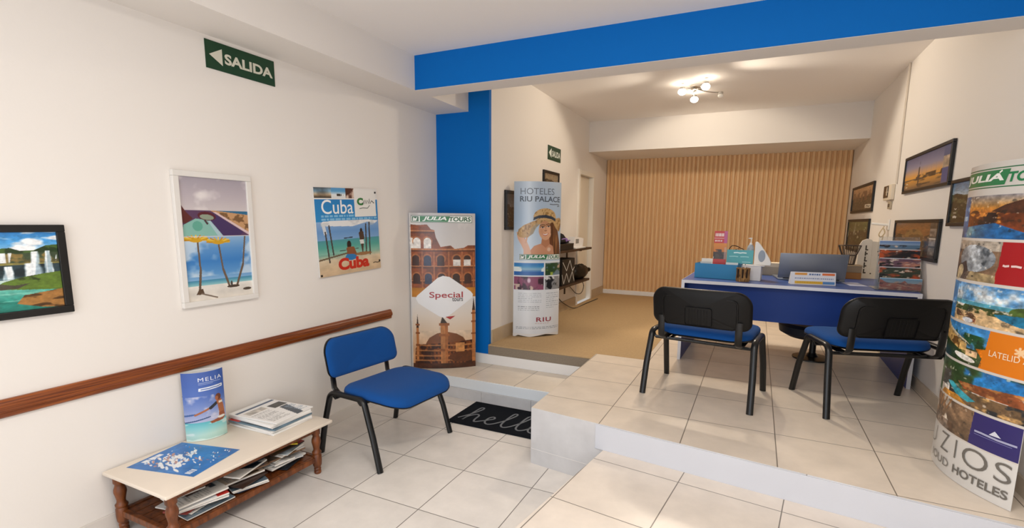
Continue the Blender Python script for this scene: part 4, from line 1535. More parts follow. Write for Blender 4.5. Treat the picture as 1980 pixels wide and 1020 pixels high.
# pool terrace
v0, v1 = BANDS[5]
c.grad(0, v0 + .06, 1, v1, ['#2f8cc4', '#1f78bc', '#2a6aa8'])
c.blend(c.mask(0, v0 + .045, 1, v1), '#2c4a24', .52, 4, 18, 11, .1)
c.rect(.0, v0, .10, v1, '#4a6a4a')
c.rect(.10, v0 + .03, .28, v0 + .085, '#3a4040')
c.blend(c.mask(.10, v0 + .03, .28, v0 + .085), '#aab0b0', .58, 8, 46, 5, .06)
c.poly([(.40, v0 + .066), (1, v0 + .085), (1, v0 + .045), (.48, v0 + .048)], '#8a4a26')
c.blend(c.pmask([(.40, v0 + .066), (1, v0 + .085), (1, v0 + .045), (.48, v0 + .048)]), '#c9884a', .55, 8, 60, 6, .1)
c.rect(.28, v0, 1, v0 + .045, '#6a5238')
c.blend(c.mask(.28, v0, 1, v0 + .045), '#d9ab6a', .52, 7, 40, 9, .1)
c.blend(c.mask(.28, v0, 1, v0 + .045), '#23262a', .58, 9, 40, 19, .08)
c.poly([(.24, v0 + .05), (.32, v0 + .055), (.62, v0 + .022), (.55, v0 + .012), (.4, v0 + .02)], '#35a3b5')
c.poly([(.12, v0), (.18, v0 + .018), (.42, v0 + .02), (.55, v0)], '#c98a30')
# bedroom and navy block
v0, v1 = BANDS[6]
c.rect(0, v0, .63, v1, '#7a6048')
c.mottle(c.mask(0, v0, .63, v1), .45, 6, 22, 5)
c.blend(c.mask(0, v0, .63, v1), '#cfc2b2', .60, 7, 24, 15, .08)
for k in range(5):
    c.line([(.03 + k * .08, v1), (.0 + k * .07, v1 - .035)], .004, '#a87a4e')
c.rect(0, v0, .42, v0 + .03, '#4a3020', .5)
c.poly([(.61, v0), (.63, v1), (1, v1), (1, v0)], '#2a2268')
c.rect(0, 0, 1, .140, '#d9d6d1')
for q0, q1 in BANDS[1:]:
    flat_ = {2: .63, 4: .62, 6: .62}.get(BANDS.index((q0, q1)), 1.0)
    mm_ = c.mask(0, q0, flat_, q1)
    c.mottle(mm_, .30, 14, 60, 61)
    c.mottle(mm_, .25, 34, 120, 62)
    c.blend(mm_, '#1a1c1c', .70, 16, 70, 63, .08, .5)
    c.blend(mm_, '#efe6d8', .73, 20, 80, 64, .06, .6)
v0, v1 = BANDS[6]
over = [P([(0, .926), (1, .926), (1, .929), (0, .929)], '#1f6a40'), P([(0, .981), (1, .981), (1, .984), (0, .984)], '#1f6a40'),
        P([(0, .933), (.585, .933), (.625, .977), (0, .977)], '#1f7a48'),
        T('JULIA', .01, .939, .575, .967, '#efefea', .035, .15), STROKE([(.525, .9685), (.55, .9745)], .005, '#efefea'),
        T('TOURS', .61, .939, .995, .968, '#1f7a48', .035, .15),
        STROKE([(.68, .700), (.70, .698), (.73, .7)], .006, '#e6c9c6'), STROKE([(.745, .699), (.78, .7), (.82, .698)], .006, '#e6c9c6'), STROKE([(.835, .699), (.88, .698), (.93, .7)], .006, '#e6c9c6'),
        T('LATELID A', .68, .430, .97, .448, '#f3d9b8', .005),
        P([(.78, v0 + .052), (.82, v0 + .068), (.87, v0 + .053)], '#d9dae6'), STROKE([(.66, v0 + .046), (.72, v0 + .047), (.85, v0 + .045), (.98, v0 + .046)], .006, '#a9aac8'),
        STROKE([(.66, v0 + .038), (.8, v0 + .0385), (.95, v0 + .038)], .0025, '#6a68a0'),
        STROKE([(.03, .082), (.06, .074), (.10, .074), (.14, .082), (.15, .095), (.155, .133)], .004, '#6d6963'),
        T('Z', .28, .074, .41, .134, '#6d6963', -.012), T('I', .495, .074, .512, .134, '#6d6963', -.004), T('O', .58, .072, .81, .134, '#6d6963', -.008), T('S', .86, .072, .98, .132, '#6d6963', -.006),
        T('IOUD', .12, .026, .44, .053, '#7d7973', .0), T('HOTELES', .50, .026, .975, .053, '#6d6963', .025)]
lens = Lens((3.582, 1.402), (3.714, 0.930), 0.06, 0.06)
t = thing('display_tower', 'tall lens-shaped tower of beach-hotel photos in the right foreground', 'display', (0, 0, 0))
lens.shell(Z3 + 0.001, 1.755).build('cardboard_wrap', CARD, t, smooth=True, ang=30)
sheet('printed_front', c, lens.fmap(Z3 + 0.002, 1.754), over, t, print_mat('laminated_print', 0.3, 0.15), asp=.36, cut=.04)

# small tower standing on the bench
c = Cv(130, 220, .57, '#4a66b0')
c.grad(0, .27, 1, 1, ['#b9bcd6', '#7f93c8', '#4f6fb8', '#4263ae', '#3f5da6'])
c.blend(c.mask(0, .3, 1, .65), '#d6d2de', .58, 3, 6, 6, .15, .8)
c.grad(0, 0, 1, .27, ['#a9cfc4', '#b9dcd2', '#8fd0cf', '#5fb8c0'])
c.blend(c.V < .25, '#e3f0ea', .58, 3, 20, 8, .1, .7)
c.line([(0, .275), (.25, .30), (.58, .335)], .008, '#2a4a7a')
c.line([(0, .375), (.25, .395)], .012, '#3a5f9a')
sk = '#a8643f'
c.line([(.26, .385), (.48, .435), (.62, .47)], .014, sk)
c.line([(.60, .46), (.74, .515)], .022, '#23262e')
c.poly([(.74, .56), (.88, .56), (.93, .46), (.95, .37), (.93, .30), (.80, .29), (.79, .40), (.77, .48)], sk)
c.ell(.80, .60, .075, .048, '#6a3a26')
c.ell(.76, .585, .04, .03, sk)
c.rect(.80, .50, .9, .53, '#e3dccf')
c.poly([(.79, .36), (.95, .37), (.96, .27), (.88, .24), (.60, .23), (.56, .26), (.78, .29)], '#96512f')
c.ell(.85, .295, .10, .02, '#e6e3da')
over = [T('MELIA', .38, .865, .93, .92, '#e6eaf2', .0, spacing=1.2), STROKE([(.38, .842), (.6, .844), (.9, .842)], .008, '#9fb0d8'), STROKE([(.38, .822), (.7, .824)], .006, '#9fb0d8'),
        P([(.37, .735), (.38, .725), (.93, .74), (.94, .775), (.92, .785), (.38, .77)], '#e3e8f0'),
        STROKE([(.42, .748), (.5, .752), (.6, .75), (.7, .757), (.8, .755), (.9, .764)], .014, '#5a74b4')]
lens = Lens((0.040, -0.045), (0.120, 0.126), 0.042, 0.035)
t = thing('display_tower', 'small blue lens-shaped cardboard tower with a kneeling bather standing on the low bench', 'display', (0, 0, 0))
lens.shell(BZ + 0.001, 0.687).build('cardboard_wrap', CARD, t, smooth=True, ang=30)
sheet('printed_front', c, lens.fmap(BZ + 0.0015, 0.6865), over, t, print_mat('laminated_print', 0.22, 0.3), asp=.6, cut=.06)
for z in (0.42, 0.56):
    m = MB()
    xb, yb = lens.arc(np.linspace(0, .42, 8), lens.back + 0.0025)
    m.tube([(*(lens.A + a * lens.t - b * lens.n), z) for a, b in zip(xb, yb)], 0.0025, 6)
    m.build('elastic_band', mat('dark_band', '#1e2230', 0.5), t)

# office pictures
def landscape(seed, sky, land, dark, horizon=.55):
    c = Cv(130, 80, 1.5, sky[0])
    c.grad(0, horizon, 1, 1, sky)
    m_ = c.V < horizon + (c.noise(3, 3, seed) - .5) * .3
    c.fill(m_, land)
    c.blend(m_, dark, .40, 7, 9, seed + 1, .12)
    c.blend(m_, '#0e0f0a', .52, 16, 20, seed + 2, .08, .8)
    c.blend(m_, '#a39a80', .66, 22, 26, seed + 3, .06, .6)
    c.mottle(ALL(c), .25, 26, 30, seed + 4)
    return c


c = Cv(110, 60, 3.0, '#c7a173')
c.grad(0, .33, 1, 1, ['#e9a63c', '#cfa27a', '#8f8ca6', '#6f7396', '#575c80'])
c.rect(0, 0, .86, .33, '#6a5a4a')
c.grad(0, 0, .86, .30, ['#5d4d42', '#b08148', '#d99a3c'])
c.blend(c.mask(0, 0, .86, .3), '#3d3228', .55, 5, 16, 4, .15)
c.blend(c.mask(.3, .28, .86, .42), '#3b2a1a', .45, 14, 10, 6, .1)
c.line([(.36, .1), (.36, .62)], .035, '#3a3335')
c.line([(.36, .6), (.365, .8)], .012, '#3a3335')
c.rect(.86, 0, 1, 1, '#4c5a86')
c.rect(.86, .42, 1, .72, '#a08f7c')
c.mottle(c.mask(.86, .42, 1, .72), .5, 20, 12, 5)
c.rect(.86, .06, 1, .4, '#3a4f8c')
for k in range(9):
    c.rect(.1 * k + .03, .3, .1 * k + .034, 1, '#8a86a0', .35)
framed('framed_picture', 'black-framed sunset harbour picture, largest and highest on the right office wall', 'R', XR, 2.485, 3.552, 1.752, 2.040, 0.022, 0.022, BLKF, c,
       [STROKE([(.05, .2), (.08, .22), (.11, .19)], .03, '#e6dcc0'), STROKE([(.05, .1), (.1, .11)], .03, '#e6dcc0')], tilt=0)
c = landscape(5, ['#a9bccb', '#6f8fae', '#557ba3'], '#4d5136', '#23281a', .70)
framed('framed_picture', 'black-framed valley picture half hidden behind the right foreground tower', 'R', XR, 1.60, 2.42, 1.493, 1.775, 0.022, 0.022, BLKF, c,
       [STROKE([(.08, .25), (.14, .25)], .015, '#d9d6cc'), STROKE([(.08, .14), (.12, .16), (.15, .13)], .05, '#d9d6cc'), STROKE([(.10, .36), (.12, .33), (.14, .36)], .02, '#d9d6cc')])
c = landscape(9, ['#9a7a5c', '#b08a66', '#c9a27a'], '#4f4632', '#26241a', .55)
c.blend(c.mask(.05, .4, .95, .8), '#6d4a36', .5, 14, 5, 6, .1)
framed('framed_picture', 'small black-framed town picture nearest the slatted wall, upper of the two', 'R', XR, 4.672, 5.87, 1.640, 1.952, 0.03, 0.022, BLKF, c,
       [P([(.70, .08), (.96, .06), (.96, .2), (.70, .22)], '#e0dccc'), STROKE([(.74, .14), (.8, .16), (.86, .12), (.92, .14)], .05, '#4a463a')])
c = landscape(13, ['#56643c', '#46562e', '#6d7a50'], '#2f3d1e', '#161d0e', .7)
c.blend(ALL(c), '#a9b09a', .66, 9, 9, 5, .06)
c.poly([(.3, .5), (.36, .95), (.42, .95), (.4, .5)], '#b9c0b4', .5)
framed('framed_picture', 'small black-framed green forest picture below the town picture, left of the white plank', 'R', XR, 4.715, 5.95, 1.190, 1.566, 0.03, 0.022, BLKF, c)
c = landscape(17, ['#7a4f2a', '#8a5a30', '#6a4526'], '#6d4420', '#3a2410', .6)
c.ell(.50, .55, .22, .25, '#5d4426')
c.blend(c.emask(.50, .55, .22, .25) <= 1, '#8a6a3c', .5, 12, 12, 4, .1)
c.rect(.84, 0, 1, 1, '#4a4640')
for v in (.1, .35, .62):
    c.rect(.85, v, .99, v + .2, '#7a726a')
c.mottle(c.mask(.84, 0, 1, 1), .5, 24, 14, 9)
c.rect(.84, .52, 1, .56, '#c9c2b4')
framed('framed_picture', 'black-framed rust-brown picture behind the acrylic brochure rack', 'R', XR, 2.542, 3.655, 1.253, 1.540, 0.022, 0.022, BLKF, c)
c = landscape(21, ['#8a7a66', '#9a8a72', '#7a6a58'], '#5d5040', '#35302a', .6)
framed('framed_picture', 'small dark-framed brown picture peeping above the straw-hat tower', 'L', XO, 3.575, 4.055, 1.80, 2.062, 0.03, 0.022, BLKF, c)
c = landscape(25, ['#6a6e72', '#4a4e54', '#3a3e44'], '#2a2c2e', '#121416', .6)
framed('framed_picture', 'dark-framed black picture mostly hidden behind the straw-hat tower', 'L', XO, 2.650, 3.10, 1.412, 1.785, 0.03, 0.022, BLKF, c)

# hello mat
t = thing('door_mat', 'charcoal door mat with hello in grey script, before the landing', 'mat', (0.712, 1.405, 0.0))
MW, MD = 0.815, 0.445
m = MB()
m.box(0, MW, 0, MD, 0.0005, 0.009, bevel=0.003)
m.build('mat_pile', mat('charcoal_mat', '#14171d', 0.95, noise=0.3, nscale=400, bump=0.8, bscale=700, spec=0.1), t)


def spline(pts, n=7):
    out = []
    q = [pts[0]] + list(pts) + [pts[-1]]
    for i in range(1, len(q) - 2):
        p0, p1, p2, p3 = (np.array(a) for a in q[i - 1:i + 3])
        for k in range(n):
            s = k / n
            out.append(tuple(0.5 * (2 * p1 + (p2 - p0) * s + (2 * p0 - 5 * p1 + 4 * p2 - p3) * s * s + (3 * p1 - p0 - 3 * p2 + p3) * s ** 3)))
    out.append(tuple(pts[-1]))
    return out


hello = [(-.05, .05), (.18, .42), (.36, .85), (.34, 1.0), (.24, .95), (.20, .6), (.16, .0), (.2, .25), (.38, .48), (.52, .42), (.54, .15), (.62, .0), (.80, .12),
         (1.0, .28), (1.12, .42), (1.04, .52), (.93, .4), (.93, .15), (1.08, 0), (1.28, .1), (1.52, .45), (1.68, .85), (1.66, 1.0), (1.56, .95), (1.52, .6), (1.54, .15), (1.68, 0), (1.86, .12),
         (2.06, .45), (2.22, .85), (2.2, 1.0), (2.1, .95), (2.06, .6), (2.08, .15), (2.22, .0), (2.4, .1), (2.56, .35), (2.66, .48), (2.52, .42), (2.5, .15), (2.64, .0), (2.82, .1), (2.86, .35), (2.72, .5), (2.66, .42), (2.85, .38), (3.05, .5)]
pts = spline([(0.045 + (x + .05) * 0.225, 0.075 + y * 0.265, 0.0094) for x, y in hello], 6)
m = MB()
m.tube(pts, 0.0075, 6, 0.0022, ref=(0, 0, 1))
m.build('script_lettering', mat('grey_lettering', '#6f7276', 0.95, noise=0.2, nscale=500), t)

# ================================================================== OFFICE LAMP
STEEL = mat('brushed_steel', '#c9c6c0', 0.25, 0.9)
lampx, lampy = 2.09, 3.90
t = thing('ceiling_lamp', 'ceiling lamp with curved steel arms and three lit bulbs above the desk', 'lamp', (lampx, lampy, ZC2))
m = MB()
m.lathe([(0.075, -0.001), (0.075, -0.018), (0.06, -0.03), (0.02, -0.034)], 0, 0, 28)
m.build('ceiling_plate', STEEL, t, smooth=True)
GLOW = 18.0
bm_on = mat('lit_bulb', (LAMP_COLOR[0], LAMP_COLOR[1], LAMP_COLOR[2]), 0.3, emit=GLOW)
bm_off = mat('unlit_bulb', '#f0ece4', 0.25)
for k, (bx, by) in enumerate(((1.962, 3.76), (2.192, 3.645), (2.04, 4.12), (2.30, 4.08))):
    dx, dy = bx - lampx, by - lampy
    m = MB()
    pts = []
    for i in range(13):
        s = i / 12
        a = math.sin(s * math.pi) * 0.05
        pts.append((dx * s - dy * a * 2, dy * s + dx * a * 2, -0.03 - 0.012 * math.sin(s * math.pi * 0.5)))
    m.tube(pts, 0.006, 8)
    arm = m.build('arm', STEEL, t, smooth=True)
    m = MB()
    m.lathe([(0.012, -0.034), (0.024, -0.038), (0.024, -0.056)], dx, dy, 16)
    m.build('socket', STEEL, arm, smooth=True)
    m = MB()
    if k < 3:
        m.sphere((dx, dy, -0.080), 0.040, 1, 1, .75)
        m.build('bulb', bm_on, arm, smooth=True)
        sp = bpy.data.lights.new('bulb_light', 'SPOT')
        sp.energy = LAMP_POWER * (1.12, 1.9, 0.98)[k]
        sp.color = LAMP_COLOR
        sp.spot_size = math.radians((146, 128, 130)[k])
        sp.spot_blend = (0.25, 0.3, 0.3)[k]
        sp.shadow_soft_size = 0.04
        so = bpy.data.objects.new('bulb_light', sp)
        COL.objects.link(so)
        so.parent = arm
        so.location = (dx, dy, -0.118)
        so.rotation_euler = Vector(((-0.45, -0.35, -0.75), (0.9, -0.62, -1.0), (0.1, 1.0, -1.18))[k]).to_track_quat('-Z', 'Y').to_euler()
    else:
        m.sphere((dx, dy, -0.074), 0.028, 1, 1, .8)
        m.build('bulb', bm_off, arm, smooth=True)

# ================================================================== DESK
DBLUE = mat('blue_laminate', '#0b3480', 0.45, noise=0.03, nscale=5, spec=0.3)
DTOP = mat('blue_desk_top', '#3a5596', 0.36)
EDGE = mat('white_edge_band', '#dfe0e6', 0.4)
DT = 1.037
DA = -0.032
desk = thing('office_desk', 'blue office desk with white edges in front of the slatted wall', 'desk', (2.197, 2.635, Z3), DA)
DH, DL, DD = DT - Z3, 1.58, 0.985
m = MB()
m.box(0.002, DL - 0.002, 0.002, DD - 0.002, DH - 0.024, DH, bevel=0.0008, seg=1)
top = m.build('desk_top', DTOP, desk)
m = MB()
m.box(0, DL, 0, 0.002, DH - 0.025, DH - 0.0006)
m.box(0, DL, DD - 0.002, DD, DH - 0.025, DH - 0.0006)
m.box(0, 0.002, 0.002, DD - 0.002, DH - 0.025, DH - 0.0006)
m.box(DL - 0.002, DL, 0.002, DD - 0.002, DH - 0.025, DH - 0.0006)
m.build('edge_band', EDGE, top)
for xx in (0.0, DL - 0.024):
    m = MB()
    m.box(xx, xx + 0.024, 0.005, DD - 0.03, 0, DH - 0.025)
    p = m.build('side_panel', DBLUE, desk)
    m = MB()
    m.box(xx - 0.0003, xx + 0.0243, 0.003, 0.005, 0, DH - 0.025)
    m.build('edge_band', EDGE, p)
m = MB()
n = 14
pa, pb = [], []
for i in range(n + 1):
    s = i / n
    x = 0.026 + s * (DL - 0.052)
    y = 0.12 - 0.045 * math.sin(math.pi * s)
    pa.append((x, y))
    pb.append((x, y + 0.018))
m.prism(pa + pb[::-1], 0.375, DH - 0.025)
m.build('modesty_panel', DBLUE, desk, smooth=True)

# low dark stool under the desk
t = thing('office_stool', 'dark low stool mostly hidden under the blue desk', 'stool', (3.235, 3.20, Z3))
m = MB()
m.lathe([(0.02, 0.185), (0.20, 0.19), (0.265, 0.225), (0.275, 0.285), (0.25, 0.307), (0.05, 0.31)], 0, 0, 28)
m.build('seat', mat('dark_seat', '#0d1424', 0.6), t, smooth=True)
m = MB()
m.lathe([(0.026, 0.05), (0.026, 0.186)], 0, 0, 14)
m.build('column', BLK, t, smooth=True)
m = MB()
m.lathe([(0.15, 0.001), (0.15, 0.012), (0.05, 0.022), (0.03, 0.05)], 0, 0, 28)  # guessed base; flat dark disc also stands in for the shadow on the floor
m.build('shadow_disc_base', BLK, t, smooth=True)

# ================================================================== THINGS ON THE DESK
def on(x, y):
    return (x, y, DT + 0.0006)


t = thing('leaflet_tray', 'open turquoise-blue cardboard tray at the left end of the blue desk', 'tray', on(2.27, 2.885), -0.16)
TEAL = mat('turquoise_card', '#2a86b8', 0.5)
m = MB()
m.box(0, 0.34, 0, 0.004, 0, 0.122)
m.box(0, 0.34, 0.216, 0.22, 0, 0.122)
m.box(0, 0.004, 0.004, 0.216, 0, 0.122)
m.box(0.336, 0.34, 0.004, 0.216, 0, 0.122)
m.box(0.004, 0.336, 0.004, 0.216, 0, 0.004)
m.build('tray_box', TEAL, t)
TR = Matrix.Translation(on(2.27, 2.885)) @ Matrix.Rotation(-0.16, 4, 'Z')


def intray(x, y, z=0.0045):
    return tuple(TR @ Vector((x, y, z)))


def leaflet(name, label, cat, loc, rz, w, h, cv, over=(), lean=0.0, th=0.003, group=None, back='#e9e7e2'):
    """upright printed card, bottom edge centred at loc, facing local -y"""
    t = thing(name, label, cat, loc, 0, group, rot=(lean, 0, rz))
    m = MB()
    m.box(-w / 2, w / 2, 0, th, 0, h)
    m.build('card', mat('paper_' + back.strip('#'), back, 0.7), t)
    sheet('printed_face', cv, flat((-w / 2, -0.0005, 0), (w, 0, 0), (0, 0, h), (0, -1, 0)), over, t, print_mat('glossy_cover', 0.3))
    return t


c = Cv(36, 90, .38, '#d9b05c')
c.rect(0, .74, 1, 1, '#cc2018')
c.dashes(.08, .88, .72, .95, 1, '#f4d6d0', 2, .9, 1)
c.rect(0, .835, 1, .848, '#f0c9c2')
c.dashes(.08, .77, .6, .81, 1, '#f4d6d0', 3, .8, 1)
c.rect(.76, .74, 1, 1, '#c0508a')
c.grad(0, .5, 1, .74, ['#d2700c', '#e08a14'])
c.rect(0, .08, 1, .55, '#4a382a')
c.blend(c.mask(0, .08, 1, .6), '#2a1c16', .5, 4, 9, 3, .1)
c.blend(c.mask(0, .08, 1, .45), '#d9cfc6', .58, 5, 12, 13, .08)
c.poly([(0, .55), (.4, .54), (.7, .46), (.6, .44), (.3, .5), (0, .5)], '#3a2418')
c.rect(.8, .2, 1, .65, '#cfa79a', .7)
c.rect(0, .0, 1, .385, '#c8281f')
leaflet('travel_leaflet', 'tall red and orange leaflet standing in the turquoise tray', 'leaflet', intray(0.165, 0.135), -0.10, 0.105, 0.39, c, lean=-0.03)
c = Cv(40, 26, 1.6, '#2f9fa6')
over = [STROKE([(.26, .78), (.4, .80), (.5, .77), (.6, .80), (.74, .78)], .08, '#d9f0f0'), STROKE([(.1, .5), (.3, .52), (.44, .5)], .07, '#8fd0d2'), STROKE([(.52, .5), (.7, .52), (.84, .5)], .07, '#8fd0d2'),
        STROKE([(.6, .12), (.75, .13), (.92, .12)], .05, '#9fd6d8')]
leaflet('counter_card', 'turquoise counter card standing at the right end of the tray', 'card', (2.615, 2.775 + 0.172, DT + 0.128), -0.09, 0.205, 0.114, c, over, lean=-0.06)
for k, (x, y, w, h, lean, lab) in enumerate(((0.058, 0.17, 0.095, 0.15, 0.0, 'white leaflet standing at the left end of the turquoise tray'),
                                             (0.065, 0.09, 0.09, 0.128, 0.0, 'pale leaflet just above the rim at the left front of the tray'),
                                             (0.285, 0.055, 0.095, 0.132, 0.0, 'white card just above the rim at the right front of the tray'))):
    c = Cv(8, 8, .8, ['#eeece6', '#dcdad4', '#f2f0ec'][k])
    leaflet('travel_leaflet', lab, 'leaflet', intray(x, y), -0.16, w, h, c)
t = thing('eyeglasses', 'dark curved spectacle arm sticking up behind the turquoise card', 'glasses', intray(0.29, 0.232, 0.0008), -0.1)
m = MB()
m.tube(spline([(-0.07, 0, 0.0), (-0.072, 0, 0.2), (-0.055, 0, 0.262), (-0.02, 0, 0.268), (0.02, 0, 0.25), (0.05, 0, 0.215), (0.05, 0, 0.0)], 6), 0.0035, 6)
m.build('frame', BLK, t, smooth=True)
m = MB()
m.tube(spline([(-0.07, 0.004, 0.236), (-0.04, 0.004, 0.228), (-0.01, 0.004, 0.24), (0.01, 0.004, 0.246)], 6), 0.0025, 6)
m.build('temple_arm', BLK, t, smooth=True)

# white box carrying the card and the dispenser
t = thing('paper_box', 'small white box behind the wooden pencil cup', 'box', on(2.635, 2.80), -0.1)
m = MB()
m.box(0.0, 0.14, 0.06, 0.2, 0, 0.118, bevel=0.002)
m.build('box', mat('white_card', '#e9e6e4', 0.6), t)
m = MB()
m.box(-0.004, 0.165, 0.056, 0.204, 0.118, 0.126, bevel=0.002)
m.build('lid', mat('white_card', '#e9e6e4', 0.6), t)
t = thing('pump_bottle', 'clear pump bottle with white nozzle between the turquoise card and the white wedge', 'bottle', (2.692, 2.80 + 0.178, DT + 0.1272), 0)
m = MB()
m.lathe([(0.024, 0.0), (0.027, 0.006), (0.027, 0.13), (0.02, 0.152), (0.010, 0.16)], 0, 0, 18)
m.build('bottle', mat('translucent_bottle', '#bfcbd6', 0.2, trans=0.4), t, smooth=True)
m = MB()
m.lathe([(0.011, 0.16), (0.011, 0.172), (0.004, 0.174), (0.004, 0.205), (0.009, 0.208), (0.009, 0.217)], 0, 0, 12)
m.tube([(0, 0, 0.213), (-0.02, -0.01, 0.211)], 0.004, 6)
m.build('pump', mat('white_plastic', '#efece6', 0.4), t, smooth=True)
t = thing('desk_dispenser', 'white wedge-shaped dispenser with a grey oval window on the desk', 'dispenser', (2.725, 2.80 + 0.105, DT + 0.1272), -0.1)
m = MB()
pts = [(0.0, 0.0), (0.122, 0.0), (0.125, 0.02), (0.11, 0.055), (0.075, 0.11), (0.04, 0.16), (0.02, 0.182), (0.006, 0.188), (0.0, 0.18)]
m.prism(pts, -0.05, 0.0, Matrix(((1, 0, 0, 0), (0, 0, -1, 0), (0, 1, 0, 0), (0, 0, 0, 1))))
m.build('body', mat('white_plastic', '#efece6', 0.4), t)
m = MB()
o_ = [(0.055 + 0.026 * math.cos(a), 0.072 + 0.048 * math.sin(a)) for a in [2 * math.pi * k / 24 for k in range(24)]]
m.prism(o_, 0.0, 0.003, Matrix(((1, 0, 0, 0), (0, 0, -1, 0.0), (0, 1, 0, 0), (0, 0, 0, 1))))
m.build('window', mat('grey_window', '#8b95a2', 0.3), t)

# bark pencil cup
t = thing('pencil_cup', 'rustic tree-bark pencil cup beside the turquoise tray', 'cup', on(2.650, 2.765))
BARK = wood_mat('bark', '#5a3a1c', '#b98c52', 0.8, (20, 20, 6), 3)
m = MB()
prof = [(0.050, 0), (0.053, 0.02), (0.050, 0.06), (0.053, 0.108), (0.043, 0.109), (0.040, 0.02), (0.005, 0.018)]
vs = m.lathe(prof, 0, 0, 12)
r = random.Random(4)
for v in vs:
    a = math.atan2(v.co.y, v.co.x)
    k = 1 + 0.05 * math.sin(5 * a + 1) + 0.03 * math.sin(9 * a)
    v.co.x *= k
    v.co.y *= k
m.build('cup', BARK, t)
m = MB()
for a in (-1.9, -1.2, -0.6):
    m.box(-0.006, 0.006, -0.0542, -0.0512, 0.03, 0.1, rot=Matrix.Rotation(a + 1.2, 4, 'Z'))
m.build('bark_crack', mat('dark_bark', '#2b1a0e', 0.9), t)
for k, (x, y, tx, lab, colr) in enumerate(((-0.015, 0.0, 0.05, 'grey pen, left of the two in the bark cup', '#8d99a2'), (0.018, 0.01, -0.04, 'white pen, right of the two in the bark cup', '#e4e2de'))):
    p = thing('pen', lab, 'pen', (2.650 + x, 2.765 + y, DT + 0.0195), 0, rot=(0, tx, 0))
    m = MB()
    m.lathe([(0.002, 0), (0.0045, 0.012), (0.0045, 0.105), (0.003, 0.110)], 0, 0, 10)
    m.build('barrel', mat('pen_%d' % k, colr, 0.4), p, smooth=True)
    m = MB()
    m.lathe([(0.0035, 0.110), (0.0035, 0.118)], 0, 0, 10)
    m.build('cap', mat('pen_cap', '#4a5a66', 0.4), p, smooth=True)

# laptop seen from behind
t = thing('laptop', 'open grey laptop seen from behind on the blue desk', 'laptop', on(2.915, 3.07), 0.10)
SLATE = mat('slate_metal', '#858a94', 0.42, 0.5)
m = MB()
m.box(0.0, 0.49, 0.0, 0.30, 0, 0.014, bevel=0.004)
m.build('keyboard_base', SLATE, t, smooth=True)
m = MB()
M_ = Matrix.Translation((0, 0.006, 0.016)) @ Matrix.Rotation(math.radians(14), 4, 'X')
m.box(0.0, 0.49, -0.006, 0.0, 0.0, 0.215, bevel=0.0025, rot=M_)
lid = m.build('screen_lid', SLATE, t, smooth=True)
m = MB()
m.box(0.012, 0.478, 0.0001, 0.001, 0.012, 0.205, rot=M_)
m.build('screen', mat('dark_screen', '#0a0c10', 0.15), lid)
m = MB()
m.tube([(0.04, 0.005, 0.014), (0.45, 0.005, 0.014)], 0.007, 8)
m.build('hinge', BLK, t, smooth=True)

# folded tent card in front of the laptop
t = thing('tent_card', 'white tent card with orange, yellow and blue bands before the laptop', 'card', on(2.992, 2.752), 0.16)
m = MB()
pts = [(0, 0), (0.07, 0), (0.024, 0.095), (0.02, 0.095)]
m.prism(pts, 0, 0.31, Matrix(((0, 0, 1, 0), (1, 0, 0, 0), (0, 1, 0, 0), (0, 0, 0, 1))))
m.build('card_body', mat('paper_e9e7e2', '#e9e7e2', 0.7), t)
c = Cv(70, 24, 3.2, '#e3e4ea')
c.rect(.10, .74, .37, .95, '#e09a3c')
c.rect(.70, .74, .98, .95, '#e2733a')
c.dashes(.42, .76, .66, .92, 1, '#4a6a9c', 3, .8, 1, .03, .05)
c.dashes(.1, .42, .95, .58, 1, '#6d80a8', 5, .5, .9, .02, .04)
c.rect(.10, .06, .72, .30, '#e5b53a')
c.rect(.72, .06, .98, .30, '#4f86c0')
c.dashes(.15, .12, .68, .24, 1, '#c99a2a', 6, .7, .8, .02, .04)
sheet('printed_face', c, flat((0, -0.0006, 0.0), (0.31, 0, 0), (0, 0.02, 0.095), (0, -0.97, 0.2)), (), t, print_mat('glossy_cover', 0.3))

t = thing('paper_sheet', 'pale lilac sheet lying on the desk right of the laptop', 'paper', on(3.40, 2.86), 0.1)
m = MB()
m.box(0, 0.115, 0, 0.25, 0, 0.0012)
m.build('sheet', mat('lilac_paper', '#b9bfd8', 0.6), t)

# boxes and equipment along the back of the desk
t = thing('storage_box', 'flat beige box at the back of the desk left of the laptop', 'box', on(2.79, 3.40), 0.05)
BEI = mat('beige_box', '#e2d3bb', 0.6)
m = MB()
m.box(0, 0.42, 0, 0.13, 0, 0.075, bevel=0.002)
m.build('box', mat('grey_beige_box', '#b9ac98', 0.6), t)
m = MB()
m.box(-0.003, 0.423, -0.003, 0.133, 0.075, 0.112, bevel=0.002)
m.build('lid', BEI, t)
t = thing('cardboard_box', 'flat brown cardboard box behind the right edge of the laptop', 'box', on(3.42, 3.435), 0.0)
m = MB()
m.box(0, 0.145, 0, 0.13, 0, 0.055, bevel=0.002)
m.build('box', mat('brown_cardboard', '#a8713a', 0.75), t)
m = MB()
m.box(-0.001, 0.146, 0.05, 0.075, -0.0002, 0.0557)
m.build('packing_tape', mat('packing_tape', '#b98a55', 0.35), t)
t = thing('cardboard_box', 'grey-brown box stacked on the brown box behind the laptop', 'box', (3.42, 3.435, DT + 0.0568), 0.0)
m = MB()
m.box(0.0, 0.145, 0.0, 0.13, 0, 0.05, bevel=0.002)
m.build('box', mat('grey_brown_box', '#9a8468', 0.7), t)
m = MB()
m.box(-0.002, 0.147, -0.002, 0.132, 0.05, 0.062, bevel=0.002)
m.build('lid', mat('grey_brown_lid', '#a58e70', 0.7), t)
t = thing('wire_basket', 'flared dark wire holder on the stacked boxes by the right wall', 'holder', (3.47, 3.50, DT + 0.1195))
m = MB()
